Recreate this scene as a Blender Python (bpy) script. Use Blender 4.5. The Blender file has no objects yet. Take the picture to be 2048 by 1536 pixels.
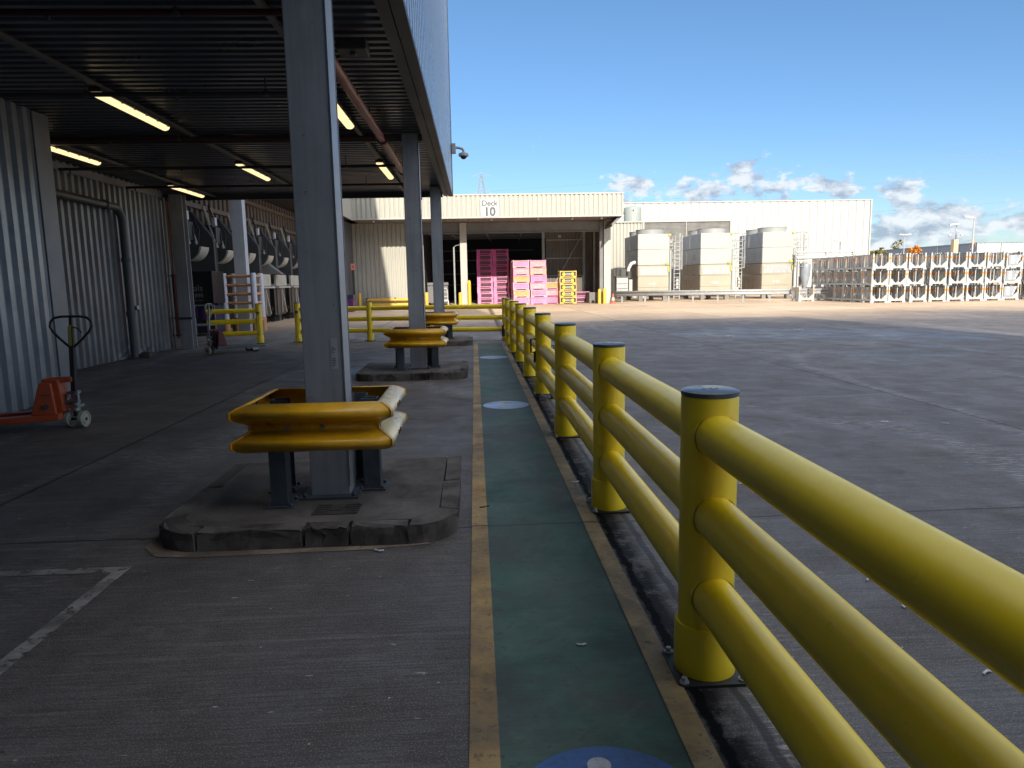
import bpy, bmesh, math, random
from math import sin, cos, pi, radians
from mathutils import Vector, Matrix
random.seed(7)
S = bpy.context.scene
C = S.collection

# ------------------------------------------------------------------ materials
def nt(mat):
    mat.use_nodes = True
    t = mat.node_tree; t.nodes.clear(); return t
def nd(t, typ, **k):
    n = t.nodes.new(typ)
    for a, b in k.items():
        if a.startswith('i_'):
            n.inputs[a[2:].replace('_', ' ')].default_value = b
        elif a.startswith('n') and a[1:].isdigit():
            n.inputs[int(a[1:])].default_value = b
        else: setattr(n, a, b)
    return n
def math_(t, op, a, b=None, c=None, clamp=False):
    n = t.nodes.new('ShaderNodeMath'); n.operation = op; n.use_clamp = clamp
    for i, x in enumerate((a, b, c)):
        if x is None: continue
        if isinstance(x, (int, float)): n.inputs[i].default_value = x
        else: t.links.new(x, n.inputs[i])
    return n.outputs[0]
def mixc(t, f, a, b, mode='MIX'):
    n = t.nodes.new('ShaderNodeMix'); n.data_type = 'RGBA'; n.blend_type = mode; n.clamp_factor = True
    for k, x in ((0, f), (6, a), (7, b)):
        if isinstance(x, (int, float)): n.inputs[k].default_value = x
        elif isinstance(x, tuple): n.inputs[k].default_value = (x + (1,))[:4]
        else: t.links.new(x, n.inputs[k])
    return n.outputs[2]
def noise(t, vec, scale, detail=4, rough=.55, dist=0.):
    n = t.nodes.new('ShaderNodeTexNoise'); n.inputs['Scale'].default_value = scale
    n.inputs['Detail'].default_value = detail; n.inputs['Roughness'].default_value = rough; n.inputs['Distortion'].default_value = dist
    t.links.new(vec, n.inputs['Vector']); return n.outputs['Fac']
def mapping(t, vec, sc, loc=(0,0,0)):
    n = t.nodes.new('ShaderNodeMapping'); n.inputs['Scale'].default_value = sc; n.inputs['Location'].default_value = loc
    t.links.new(vec, n.inputs['Vector']); return n.outputs['Vector']
def ramp(t, x, lo, hi, a=0., b=1., smooth=False):
    n = t.nodes.new('ShaderNodeMapRange'); n.inputs['From Min'].default_value = lo; n.inputs['From Max'].default_value = hi
    n.inputs['To Min'].default_value = a; n.inputs['To Max'].default_value = b
    if smooth: n.interpolation_type = 'SMOOTHSTEP'
    t.links.new(x, n.inputs['Value']); return n.outputs['Result']
def bump(t, h, strength, dist=.01):
    n = t.nodes.new('ShaderNodeBump'); n.inputs['Strength'].default_value = strength; n.inputs['Distance'].default_value = dist
    t.links.new(h, n.inputs['Height']); return n.outputs['Normal']

def M(name, col, rough=.55, metal=0., var=.18, scale=3., dirt=.0, dcol=(.06,.05,.04), dscale=2.2, bmp=.15, bscale=60., coat=0., streak=0., spec=.5, chips=0., ccol=(.12,.06,.035)):
    m = bpy.data.materials.new(name); t = nt(m)
    out = nd(t, 'ShaderNodeOutputMaterial'); b = nd(t, 'ShaderNodeBsdfPrincipled')
    tc = nd(t, 'ShaderNodeTexCoord'); oi = nd(t, 'ShaderNodeObjectInfo')
    add = nd(t, 'ShaderNodeVectorMath', operation='ADD'); t.links.new(tc.outputs['Object'], add.inputs[0])
    sc = nd(t, 'ShaderNodeVectorMath', operation='SCALE'); t.links.new(oi.outputs['Location'], sc.inputs[0]); sc.inputs['Scale'].default_value = 1.0
    t.links.new(sc.outputs[0], add.inputs[1]); v = add.outputs[0]
    n1 = noise(t, v, scale, 5)
    f = ramp(t, n1, .3, .7, 1 - var, 1 + var)
    cm = nd(t, 'ShaderNodeVectorMath', operation='SCALE'); cm.inputs[0].default_value = col; t.links.new(f, cm.inputs['Scale'])
    c = cm.outputs[0]
    if streak:
        ns = noise(t, mapping(t, v, (9, 9, .5)), 1.6, 5, .65)
        c = mixc(t, ramp(t, ns, .48, .75, 0, streak), c, dcol)
    if dirt:
        n2 = noise(t, v, dscale, 7, .68)
        c = mixc(t, ramp(t, n2, .47, .72, 0, dirt), c, dcol)
    if chips:
        n4 = noise(t, v, 14, 6, .7)
        c = mixc(t, ramp(t, n4, .655, .68, 0, chips), c, ccol)
    t.links.new(c, b.inputs['Base Color'])
    n3 = noise(t, v, bscale, 3)
    b.inputs['Metallic'].default_value = metal
    t.links.new(ramp(t, n1, .3, .7, max(rough - .07, .03), min(rough + .09, 1)), b.inputs['Roughness'])
    b.inputs['Specular IOR Level'].default_value = spec
    b.inputs['Coat Weight'].default_value = coat; b.inputs['Coat Roughness'].default_value = .22
    if bmp: t.links.new(bump(t, n3, bmp, .004), b.inputs['Normal'])
    t.links.new(b.outputs[0], out.inputs[0]); return m
def EM(name, col, strength):
    m = bpy.data.materials.new(name); t = nt(m)
    out = nd(t, 'ShaderNodeOutputMaterial'); e = nd(t, 'ShaderNodeEmission'); e.inputs[0].default_value = col + (1,); e.inputs[1].default_value = strength
    t.links.new(e.outputs[0], out.inputs[0]); return m

def ground_material():
    m = bpy.data.materials.new('brushed_concrete'); t = nt(m)
    out = nd(t, 'ShaderNodeOutputMaterial'); b = nd(t, 'ShaderNodeBsdfPrincipled')
    g = nd(t, 'ShaderNodeNewGeometry'); P = g.outputs['Position']
    sx = nd(t, 'ShaderNodeSeparateXYZ'); t.links.new(P, sx.inputs[0]); X, Y = sx.outputs[0], sx.outputs[1]
    big = noise(t, P, .22, 6, .6); mid = noise(t, P, 1.6, 8, .65, .4); fine = noise(t, P, 45, 6, .7)
    brush = noise(t, mapping(t, P, (2.2, 80, 1)), 1., 5, .7)
    brush2 = noise(t, mapping(t, P, (.5, 14, 1), (3, 1, 0)), 1., 5, .7)
    c = mixc(t, ramp(t, big, .35, .65), (.112, .105, .107), (.18, .168, .168))
    c = mixc(t, ramp(t, mid, .44, .64, 0, .72), c, (.07, .060, .055))
    c = mixc(t, ramp(t, noise(t, P, 6, 6, .7, .5), .5, .68, 0, .4), c, (.06, .052, .048))
    c = mixc(t, ramp(t, noise(t, mapping(t, P, (1, 1, 1), (9, 4, 0)), 3.2, 8, .7, .5), .55, .75, 0, .35), c, (.36, .335, .315))
    # bays cast at different times
    wx = nd(t, 'ShaderNodeTexWhiteNoise', noise_dimensions='2D')
    cx = math_(t, 'FLOOR', math_(t, 'DIVIDE', math_(t, 'SUBTRACT', X, .98), 4.6)); cy = math_(t, 'FLOOR', math_(t, 'DIVIDE', math_(t, 'SUBTRACT', Y, 4.5), 4.8))
    cb = nd(t, 'ShaderNodeCombineXYZ'); t.links.new(cx, cb.inputs[0]); t.links.new(cy, cb.inputs[1]); t.links.new(cb.outputs[0], wx.inputs[0])
    bay = ramp(t, wx.outputs[0], 0, 1, .84, 1.13)
    vm = nd(t, 'ShaderNodeVectorMath', operation='SCALE'); t.links.new(c, vm.inputs[0]); t.links.new(bay, vm.inputs['Scale']); c = vm.outputs[0]
    c = mixc(t, ramp(t, brush, .45, .58, 0, .72), c, (.05, .042, .038))
    c = mixc(t, ramp(t, brush2, .57, .70, 0, .33), c, (.42, .37, .33))
    # tyre tracks: long soft dark curves
    wob = math_(t, 'ADD', X, math_(t, 'MULTIPLY', noise(t, P, .07, 1), 9.))
    tr = nd(t, 'ShaderNodeTexWave', wave_type='BANDS', bands_direction='X'); tr.inputs['Scale'].default_value = .33; tr.inputs['Distortion'].default_value = 7; tr.inputs['Detail'].default_value = 3; tr.inputs['Detail Scale'].default_value = .5
    t.links.new(mapping(t, P, (.75, .3, 1)), tr.inputs[0])
    c = mixc(t, ramp(t, math_(t, 'MULTIPLY', tr.outputs['Fac'], ramp(t, big, .4, .6, .6, 1.)), .8, .97, 0, .3), c, (.06, .052, .048))
    # oily stains and pale spills
    st = noise(t, P, .55, 3, .5, 1.5)
    c = mixc(t, ramp(t, st, .62, .74, 0, .5), c, (.05, .043, .04))
    c = mixc(t, ramp(t, st, .36, .26, 0, .25), c, (.34, .31, .28))
    dr = nd(t, 'ShaderNodeTexVoronoi'); dr.inputs['Scale'].default_value = 1.1; t.links.new(mapping(t, P, (1, 1, 1), (.3, .7, 0)), dr.inputs['Vector'])
    dsel = nd(t, 'ShaderNodeSeparateColor'); t.links.new(dr.outputs['Color'], dsel.inputs[0])
    dd_ = math_(t, 'ADD', dr.outputs['Distance'], math_(t, 'MULTIPLY', math_(t, 'SUBTRACT', noise(t, P, 9, 4), .5), .14))
    c = mixc(t, math_(t, 'MULTIPLY', ramp(t, dd_, .13, .05), ramp(t, dsel.outputs[0], .55, .7, 0, .75)), c, (.03, .027, .026))
    # small scuffs and specks
    sc = noise(t, mapping(t, P, (9, 36, 1), (1, 5, 2)), 1., 2, .5)
    c = mixc(t, ramp(t, sc, .73, .76, 0, .7), c, (.6, .58, .56))
    # streaky pale scrape trails left by dragged loads
    wv = noise(t, mapping(t, P, (.35, .10, 1), (7, 2, 0)), 1., 2, .5); band = ramp(t, math_(t, 'ABSOLUTE', math_(t, 'SUBTRACT', wv, .5)), .035, .0)
    scr = noise(t, mapping(t, P, (6, 40, 1), (5, 1, 2)), 1., 4, .7)
    c = mixc(t, math_(t, 'MULTIPLY', band, ramp(t, scr, .5, .6, 0, .55)), c, (.55, .54, .54))
    vo = nd(t, 'ShaderNodeTexVoronoi'); vo.inputs['Scale'].default_value = 16; t.links.new(P, vo.inputs['Vector'])
    sel = nd(t, 'ShaderNodeSeparateColor'); t.links.new(vo.outputs['Color'], sel.inputs[0])
    spk = math_(t, 'MULTIPLY', ramp(t, vo.outputs['Distance'], .1, .06), ramp(t, sel.outputs[0], .94, .95))
    c = mixc(t, math_(t, 'MULTIPLY', spk, .8), c, (.62, .6, .56))
    spk2 = math_(t, 'MULTIPLY', ramp(t, vo.outputs['Distance'], .2, .12), ramp(t, sel.outputs[1], .95, .96))
    c = mixc(t, math_(t, 'MULTIPLY', spk2, .75), c, (.03, .026, .024))
    c = mixc(t, ramp(t, fine, .44, .60, 0, .5), c, (.07, .06, .055), 'MIX')
    c = mixc(t, ramp(t, noise(t, P, 150, 2, .5), .57, .66, 0, .4), c, (.5, .46, .42))
    # far yard paler and warmer: its sunlight painted into the concrete colour
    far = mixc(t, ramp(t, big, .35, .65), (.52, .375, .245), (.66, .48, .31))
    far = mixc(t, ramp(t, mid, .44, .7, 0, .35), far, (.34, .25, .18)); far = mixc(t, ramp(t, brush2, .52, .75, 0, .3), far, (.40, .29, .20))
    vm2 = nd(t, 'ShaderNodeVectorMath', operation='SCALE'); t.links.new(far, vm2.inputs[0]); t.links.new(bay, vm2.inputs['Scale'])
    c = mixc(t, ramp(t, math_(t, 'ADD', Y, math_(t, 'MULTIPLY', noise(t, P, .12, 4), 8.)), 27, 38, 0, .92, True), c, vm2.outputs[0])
    # joints
    jw = math_(t, 'MULTIPLY', math_(t, 'SUBTRACT', noise(t, P, 5, 3), .5), .05)
    def joint(co, off, per, w):
        a = math_(t, 'ADD', math_(t, 'SUBTRACT', co, off), jw)
        r = math_(t, 'ABSOLUTE', math_(t, 'SUBTRACT', math_(t, 'FRACT', math_(t, 'ADD', math_(t, 'DIVIDE', a, per), .5)), .5))
        return ramp(t, math_(t, 'MULTIPLY', r, per), w, w * .45)
    j = math_(t, 'MAXIMUM', joint(X, .98, 4.6, .026), joint(Y, 4.52, 4.8, .016))
    c = mixc(t, math_(t, 'MULTIPLY', j, .85), c, (.02, .018, .017))
    # dirt gathering along the walkway joint
    edge = ramp(t, math_(t, 'ABSOLUTE', math_(t, 'SUBTRACT', math_(t, 'ADD', X, math_(t, 'MULTIPLY', math_(t, 'SUBTRACT', noise(t, P, 1.3, 3), .5), .12)), .86)), .13, .03)
    ed = math_(t, 'MULTIPLY', edge, ramp(t, noise(t, P, 5, 6, .75), .38, .5))
    c = mixc(t, math_(t, 'MULTIPLY', ed, .92), c, (.012, .011, .012))
    gp = math_(t, 'ABSOLUTE', math_(t, 'SUBTRACT', math_(t, 'ADD', X, math_(t, 'MULTIPLY', math_(t, 'SUBTRACT', noise(t, P, 7, 6, .7), .5), .09)), .818))
    c = mixc(t, math_(t, 'MULTIPLY', ramp(t, gp, .034, .018), ramp(t, Y, 19.5, 19., 0, .95)), c, (.008, .008, .009))
    t.links.new(c, b.inputs['Base Color'])
    t.links.new(math_(t, 'SUBTRACT', ramp(t, mid, .35, .7, .55, .78), ramp(t, noise(t, P, .16, 3, .5, 1.), .54, .66, 0, .22)), b.inputs['Roughness'])
    t.links.new(math_(t, 'MULTIPLY', math_(t, 'SUBTRACT', 1., math_(t, 'MAXIMUM', math_(t, 'MULTIPLY', ed, .8), ramp(t, gp, .034, .018, 0, .95))), .5), b.inputs['Specular IOR Level'])
    h = math_(t, 'ADD', math_(t, 'MULTIPLY', brush, .8), math_(t, 'ADD', fine, math_(t, 'MULTIPLY', j, -.5)))
    t.links.new(bump(t, h, .8, .006), b.inputs['Normal'])
    t.links.new(b.outputs[0], out.inputs[0]); return m

def paint_material(name, col, wear=.55, col2=None, ragged=.5, rough=.6):
    m = bpy.data.materials.new(name); t = nt(m)
    out = nd(t, 'ShaderNodeOutputMaterial'); b = nd(t, 'ShaderNodeBsdfPrincipled')
    g = nd(t, 'ShaderNodeNewGeometry'); P = g.outputs['Position']
    n1 = noise(t, P, 2.2, 8, .66, .3); n2 = noise(t, mapping(t, P, (1.2, 60, 1)), 1., 4, .6); n3 = noise(t, P, 60, 5, .7)
    c = mixc(t, ramp(t, n1, .38, .62), tuple(x * .6 for x in col), tuple(min(1, x * 1.4) for x in col))
    if col2: c = mixc(t, ramp(t, noise(t, P, .8, 5, .6), .45, .65, 0, .7), c, col2)
    c = mixc(t, ramp(t, n2, .5, .8, 0, .35), c, tuple(x * .5 for x in col))
    c = mixc(t, ramp(t, noise(t, P, 1.1, 7, .7, .6), .47, .62, 0, wear), c, (.055, .052, .048))
    c = mixc(t, ramp(t, noise(t, mapping(t, P, (1, 1, 1), (5, 8, 0)), 1.7, 8, .7, .8), .52, .68, 0, wear * .55), c, tuple(min(1, x * 1.5 + .05) for x in col))
    c = mixc(t, ramp(t, noise(t, mapping(t, P, (1, 1, 1), (2, 3, 0)), 22, 5, .7), .58, .66, 0, .65), c, (.04, .037, .035))
    c = mixc(t, ramp(t, n3, .62, .74, 0, .6), c, (.06, .055, .05))
    c = mixc(t, ramp(t, noise(t, mapping(t, P, (5, 22, 1), (3, 3, 3)), 1, 3), .72, .76, 0, .5), c, (.5, .5, .47))
    sx = nd(t, 'ShaderNodeSeparateXYZ'); t.links.new(P, sx.inputs[0])
    jy = math_(t, 'ADD', math_(t, 'SUBTRACT', sx.outputs[1], 4.52), math_(t, 'MULTIPLY', math_(t, 'SUBTRACT', noise(t, P, 5, 3), .5), .05))
    r = math_(t, 'ABSOLUTE', math_(t, 'SUBTRACT', math_(t, 'FRACT', math_(t, 'ADD', math_(t, 'DIVIDE', jy, 4.8), .5)), .5))
    j = ramp(t, math_(t, 'MULTIPLY', r, 4.8), .014, .006)
    c = mixc(t, math_(t, 'MULTIPLY', j, .85), c, (.015, .015, .014))
    t.links.new(c, b.inputs['Base Color']); b.inputs['Roughness'].default_value = rough
    t.links.new(bump(t, math_(t, 'ADD', n3, n2), .45, .005), b.inputs['Normal'])
    tr = nd(t, 'ShaderNodeBsdfTransparent'); mx = nd(t, 'ShaderNodeMixShader')
    rag = noise(t, P, 9, 8, .75)
    t.links.new(ramp(t, rag, .5 + (1 - ragged) * .19, .55 + (1 - ragged) * .19, 0, 1), mx.inputs[0])
    t.links.new(b.outputs[0], mx.inputs[1]); t.links.new(tr.outputs[0], mx.inputs[2])
    t.links.new(mx.outputs[0], out.inputs[0]); return m

K = dict(
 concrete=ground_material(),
 green=paint_material('green_floor_paint', (.030, .085, .062), .8, (.10, .14, .118), -.4),
 line_yellow=paint_material('yellow_line_paint', (.36, .225, .07), .6, (.27, .205, .115), .3),
 line_yellow_worn=paint_material('worn_yellow_line_paint', (.33, .23, .10), .75, (.25, .20, .13), .35),
 line_white=paint_material('worn_white_line_paint', (.30, .28, .27), .85, None, .8),
 patch=paint_material('pale_joint_mortar', (.26, .205, .155), .6, None, .4),
 blue_disc=paint_material('blue_floor_disc', (.015, .085, .28), .25, (.04, .14, .42), -.5, .45),
 blue_disc_pale=paint_material('faded_blue_floor_disc', (.24, .36, .62), .4, (.42, .5, .66), -.3, .35),
 icon=paint_material('pictogram_paint', (.42, .46, .5), .4, None, .15, .5),
 barrier=M('yellow_polymer', (1.0, .73, .004), .42, 0, .04, 2, .22, (.45, .33, .06), 4, .04, 90, .25, .08, .7, .22, (.16, .12, .03)),
 guard_pale=M('sky_glare_yellow_paint', (.92, .84, .62), .3, 0, .08, 4, .35, (.5, .35, .15), 5, .12, 40, .4, .2, chips=.7),
 guard=M('orange_yellow_steel_paint', (.80, .42, .012), .34, 0, .10, 4, .35, (.25, .13, .02), 5, .12, 40, .25, .2, chips=.8),
 black=M('black_plastic', (.018, .019, .022), .42, 0, .2, 4, .2, (.09, .085, .08), 6, .1),
 cap=M('post_cap_plastic', (.07, .09, .12), .3, 0, .2, 6, .3, (.2, .21, .23), 9, .1),
 galv=M('galvanised_steel', (.34, .36, .38), .42, .75, .22, 6, .4, (.12, .10, .08), 5, .12),
 galv_l=M('pale_galvanised_steel', (.34, .355, .36), .5, .15, .15, 5, .25, (.3, .28, .25), 4, .1),
 steel_dark=M('dark_guard_post_steel', (.09, .11, .13), .5, .3, .25, 5, .5, (.04, .03, .025), 6, .2, chips=.6),
 column=M('grey_blue_column_paint', (.33, .35, .385), .5, 0, .08, 1.3, .3, (.10, .11, .125), 1.7, .1, 50, 0, .35, chips=.55, ccol=(.05,.045,.045)),
 column_w=M('pale_column_paint', (.52, .55, .60), .5, 0, .06, 1.5, .3, (.3, .3, .3), 2, .08, 50, 0, .3),
 kerb=M('worn_kerb_concrete', (.115, .102, .092), .88, 0, .4, 5, 1.0, (.012, .011, .011), 2.6, .9, 26, 0, 0, .3),
 island=M('island_paving_concrete', (.125, .110, .098), .85, 0, .3, 3, 1.0, (.022, .02, .02), 1.9, .6, 50, 0, 0, .3),
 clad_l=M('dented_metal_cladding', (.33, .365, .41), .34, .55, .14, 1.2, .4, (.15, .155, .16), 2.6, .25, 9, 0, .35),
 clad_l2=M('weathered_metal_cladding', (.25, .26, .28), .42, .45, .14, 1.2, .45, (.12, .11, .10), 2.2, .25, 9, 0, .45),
 clad_side=M('blue_grey_fascia_cladding', (.42, .46, .52), .3, .35, .06, 1, .15, (.3, .32, .36), 1.2, .03),
 flash=M('grey_corner_flashing', (.24, .255, .28), .45, .3, .1, 2, .3, (.13, .13, .13), 3, .1),
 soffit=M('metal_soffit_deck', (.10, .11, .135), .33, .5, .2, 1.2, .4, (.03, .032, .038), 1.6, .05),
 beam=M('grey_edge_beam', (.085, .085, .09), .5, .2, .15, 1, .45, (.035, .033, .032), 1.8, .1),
 red_pipe=M('red_oxide_pipe_paint', (.26, .065, .055), .4, 0, .15, 4, .4, (.16, .05, .045), 5, .08),
 dred_pipe=M('dark_red_pipe_paint', (.07, .012, .012), .5, 0, .2, 4, .4, (.03, .012, .012), 5, .08),
 tray=M('cable_tray_steel', (.17, .165, .155), .5, .4, .12, 4, .3, (.08, .08, .08), 5, .08),
 lamp=EM('lit_diffuser', (1.0, .74, .36), .72),
 body_d=M('dark_lamp_housing', (.05, .05, .05), .5, 0, .1),
 downpipe=M('grey_plastic_pipe', (.075, .09, .095), .42, 0, .15, 3, .4, (.05, .05, .045), 3, .05),
 cream=M('cream_profiled_cladding', (.35, .345, .305), .5, 0, .05, .6, .12, (.45, .42, .34), 1.2, .03, 30, 0, .2),
 cream_t=M('cream_trim', (.38, .375, .345), .5, 0, .05, .6, .1, (.5, .47, .4), 1.2, .03),
 white_c=M('white_profiled_cladding', (.36, .368, .36), .5, 0, .03, .3, .08, (.55, .54, .5), .5, .02, 30, 0, .15),
 grey_c=M('grey_profiled_cladding', (.30, .30, .30), .5, 0, .1, .6, .25, (.2, .19, .18), 1.2, .03, 30, 0, .3),
 brown_c=M('brown_grey_inner_cladding', (.17, .145, .125), .6, 0, .15, .8, .35, (.07, .06, .05), 1.4, .05, 30, 0, .35),
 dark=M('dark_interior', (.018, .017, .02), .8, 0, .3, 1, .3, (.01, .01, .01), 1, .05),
 ridx=M('grey_lintel_paint', (.15, .15, .16), .55, 0, .12, 1, .4, (.08, .075, .07), 1.5, .05),
 block=M('grey_blockwork', (.20, .195, .185), .85, 0, .2, 1.5, .5, (.12, .115, .11), 1.2, .4, 12),
 tank=M('grey_green_tank', (.27, .30, .28), .5, 0, .06, 1, .2, (.3, .32, .3), 1.2, .03),
 tower=M('cooling_tower_panel', (.355, .355, .335), .45, .05, .05, 1, .22, (.5, .46, .36), 1.3, .04, 30, 0, .25),
 tower_low=M('aged_cooling_tower_panel', (.32, .295, .235), .55, .05, .08, 1, .4, (.42, .36, .24), 1.3, .06, 30, 0, .4),
 tower_side=M('dark_side_casing', (.27, .30, .34), .45, .1, .12, 1.5, .3, (.08, .085, .09), 1.6, .05),
 tower_side_low=M('rusty_grill', (.33, .28, .23), .7, .1, .25, 3, .7, (.06, .05, .045), 3, .3),
 cowl=M('fan_cowl_steel', (.34, .345, .35), .45, .1, .08, 1, .1, (.3, .3, .3), 2, .03),
 stillage=M('galvanised_stillage_steel', (.40, .41, .41), .5, .0, .12, 3, .35, (.26, .23, .19), 3, .06),
 stillage_d=M('grey_stillage_side_steel', (.29, .29, .28), .55, .2, .22, 3, .55, (.12, .10, .075), 4, .06),
 stillage_k=M('dark_stillage_steel', (.06, .06, .062), .6, .2, .2, 3, .4, (.04, .03, .02), 4, .06),
 orange=M('orange_band_paint', (.75, .25, .03), .5, 0, .12, 5, .3, (.4, .2, .1), 6, .05),
 yellow=M('warm_yellow_paint', (.72, .40, .035), .45, 0, .08, 3, .2, (.4, .22, .05), 4, .05),
 amber=M('orange_polymer_sleeve', (.60, .30, .12), .5, 0, .1, 3, .25, (.25, .13, .06), 4, .05),
 white_p=M('white_polymer', (.62, .62, .70), .4, 0, .06, 3, .25, (.4, .36, .34), 4, .05),
 white=M('white_paint', (.50, .50, .49), .5, 0, .05, 3, .15, (.5, .48, .45), 4, .04),
 textgrey=M('grey_lettering', (.07, .075, .09), .5, 0, .05),
 pink=M('pink_crate_plastic', (.66, .22, .42), .5, 0, .2, 2, .5, (.62, .38, .44), 3, .05),
 pink2=M('faded_pink_crate_wood', (.70, .34, .38), .6, 0, .2, 5, .5, (.75, .55, .45), 7, .1),
 pink_shaded=M('shaded_pink_crate_plastic', (.50, .07, .26), .5, 0, .15, 2, .3, (.4, .2, .3), 3, .05),
 tan=M('tan_crate_wood', (.58, .37, .13), .65, 0, .25, 6, .5, (.7, .35, .3), 6, .1),
 gold=M('yellow_crate_steel', (.60, .40, .08), .55, 0, .15, 3, .4, (.35, .25, .12), 4, .05),
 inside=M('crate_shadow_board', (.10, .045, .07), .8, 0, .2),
 purple=M('purple_bin_plastic', (.10, .02, .13), .5, 0, .15),
 navy=M('navy_bin_plastic', (.02, .025, .06), .45, 0, .15),
 truck=M('orange_red_truck_paint', (.46, .085, .03), .42, 0, .10, 3, .45, (.16, .05, .03), 4, .08, chips=.5, ccol=(.05,.04,.035)),
 truck_d=M('dark_red_truck_paint', (.12, .02, .028), .42, 0, .12, 3, .4, (.04, .02, .02), 4, .08),
 wheel=M('nylon_wheel', (.40, .41, .34), .45, 0, .12, 6, .6, (.14, .13, .11), 6, .1),
 rubber=M('dark_rubber', (.02, .02, .022), .7, 0, .2),
 sticker=M('sticker_paper', (.42, .44, .47), .5, 0, .08),
 sticker_y=M('yellow_sticker', (.5, .42, .06), .5, 0, .2),
 container=M('black_container_paint', (.010, .010, .013), .4, 0, .3, 2, .3, (.03, .028, .03), 2, .05),
 lettering=M('pale_lettering', (.22, .22, .24), .6, 0, .2),
 red=M('cone_red_plastic', (.6, .10, .04), .5, 0, .1),
 pinksign=M('faded_red_sign', (.6, .25, .22), .5, 0, .1),
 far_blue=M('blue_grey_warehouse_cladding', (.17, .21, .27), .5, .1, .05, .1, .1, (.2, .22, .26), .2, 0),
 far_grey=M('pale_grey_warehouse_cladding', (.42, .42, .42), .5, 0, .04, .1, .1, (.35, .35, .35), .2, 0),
 leaf_o=M('orange_autumn_leaves', (.55, .22, .03), .7, 0, .35, .9, .4, (.3, .14, .02), .9, 0),
 leaf_g=M('olive_autumn_leaves', (.16, .15, .04), .7, 0, .35, .9, .5, (.34, .17, .03), .5, 0),
 bark=M('grey_brown_bark', (.10, .075, .055), .9, 0, .2),
 beige=M('beige_mast_paint', (.48, .38, .24), .6, 0, .08),
 tissue=M('pale_litter', (.60, .62, .66), .7, 0, .1, 8, 0),
 leaf_b=M('brown_dead_leaf', (.10, .06, .04), .8, 0, .2),
 pylon=M('pylon_steel', (.20, .23, .27), .6, 0, .1),
 brownw=M('brown_dock_wall_cladding', (.14, .11, .09), .6, .0, .2, .9, .45, (.08, .065, .055), 1.4, .1, 30, 0, .45),
 cover=M('white_curved_cover', (.50, .49, .43), .5, .1, .12, 2, .35, (.22, .15, .09), 2.5, .05),
 grey_mid=M('mid_grey_machine_paint', (.07, .072, .078), .5, .1, .15, 2, .4, (.06, .055, .05), 2.5, .05),
 bolt_rust=M('rusty_bolt', (.16, .08, .04), .6, .2, .2),
 grey_c_shaded=M('shaded_grey_cladding', (.075, .08, .095), .55, 0, .12, 1, .3, (.03, .03, .035), 1.4, .04, 30, 0, .3),
 manhole=M('cast_iron_cover', (.06, .055, .05), .6, .3, .3, 14, .4, (.12, .11, .1), 10, .8, 40),
)

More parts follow.
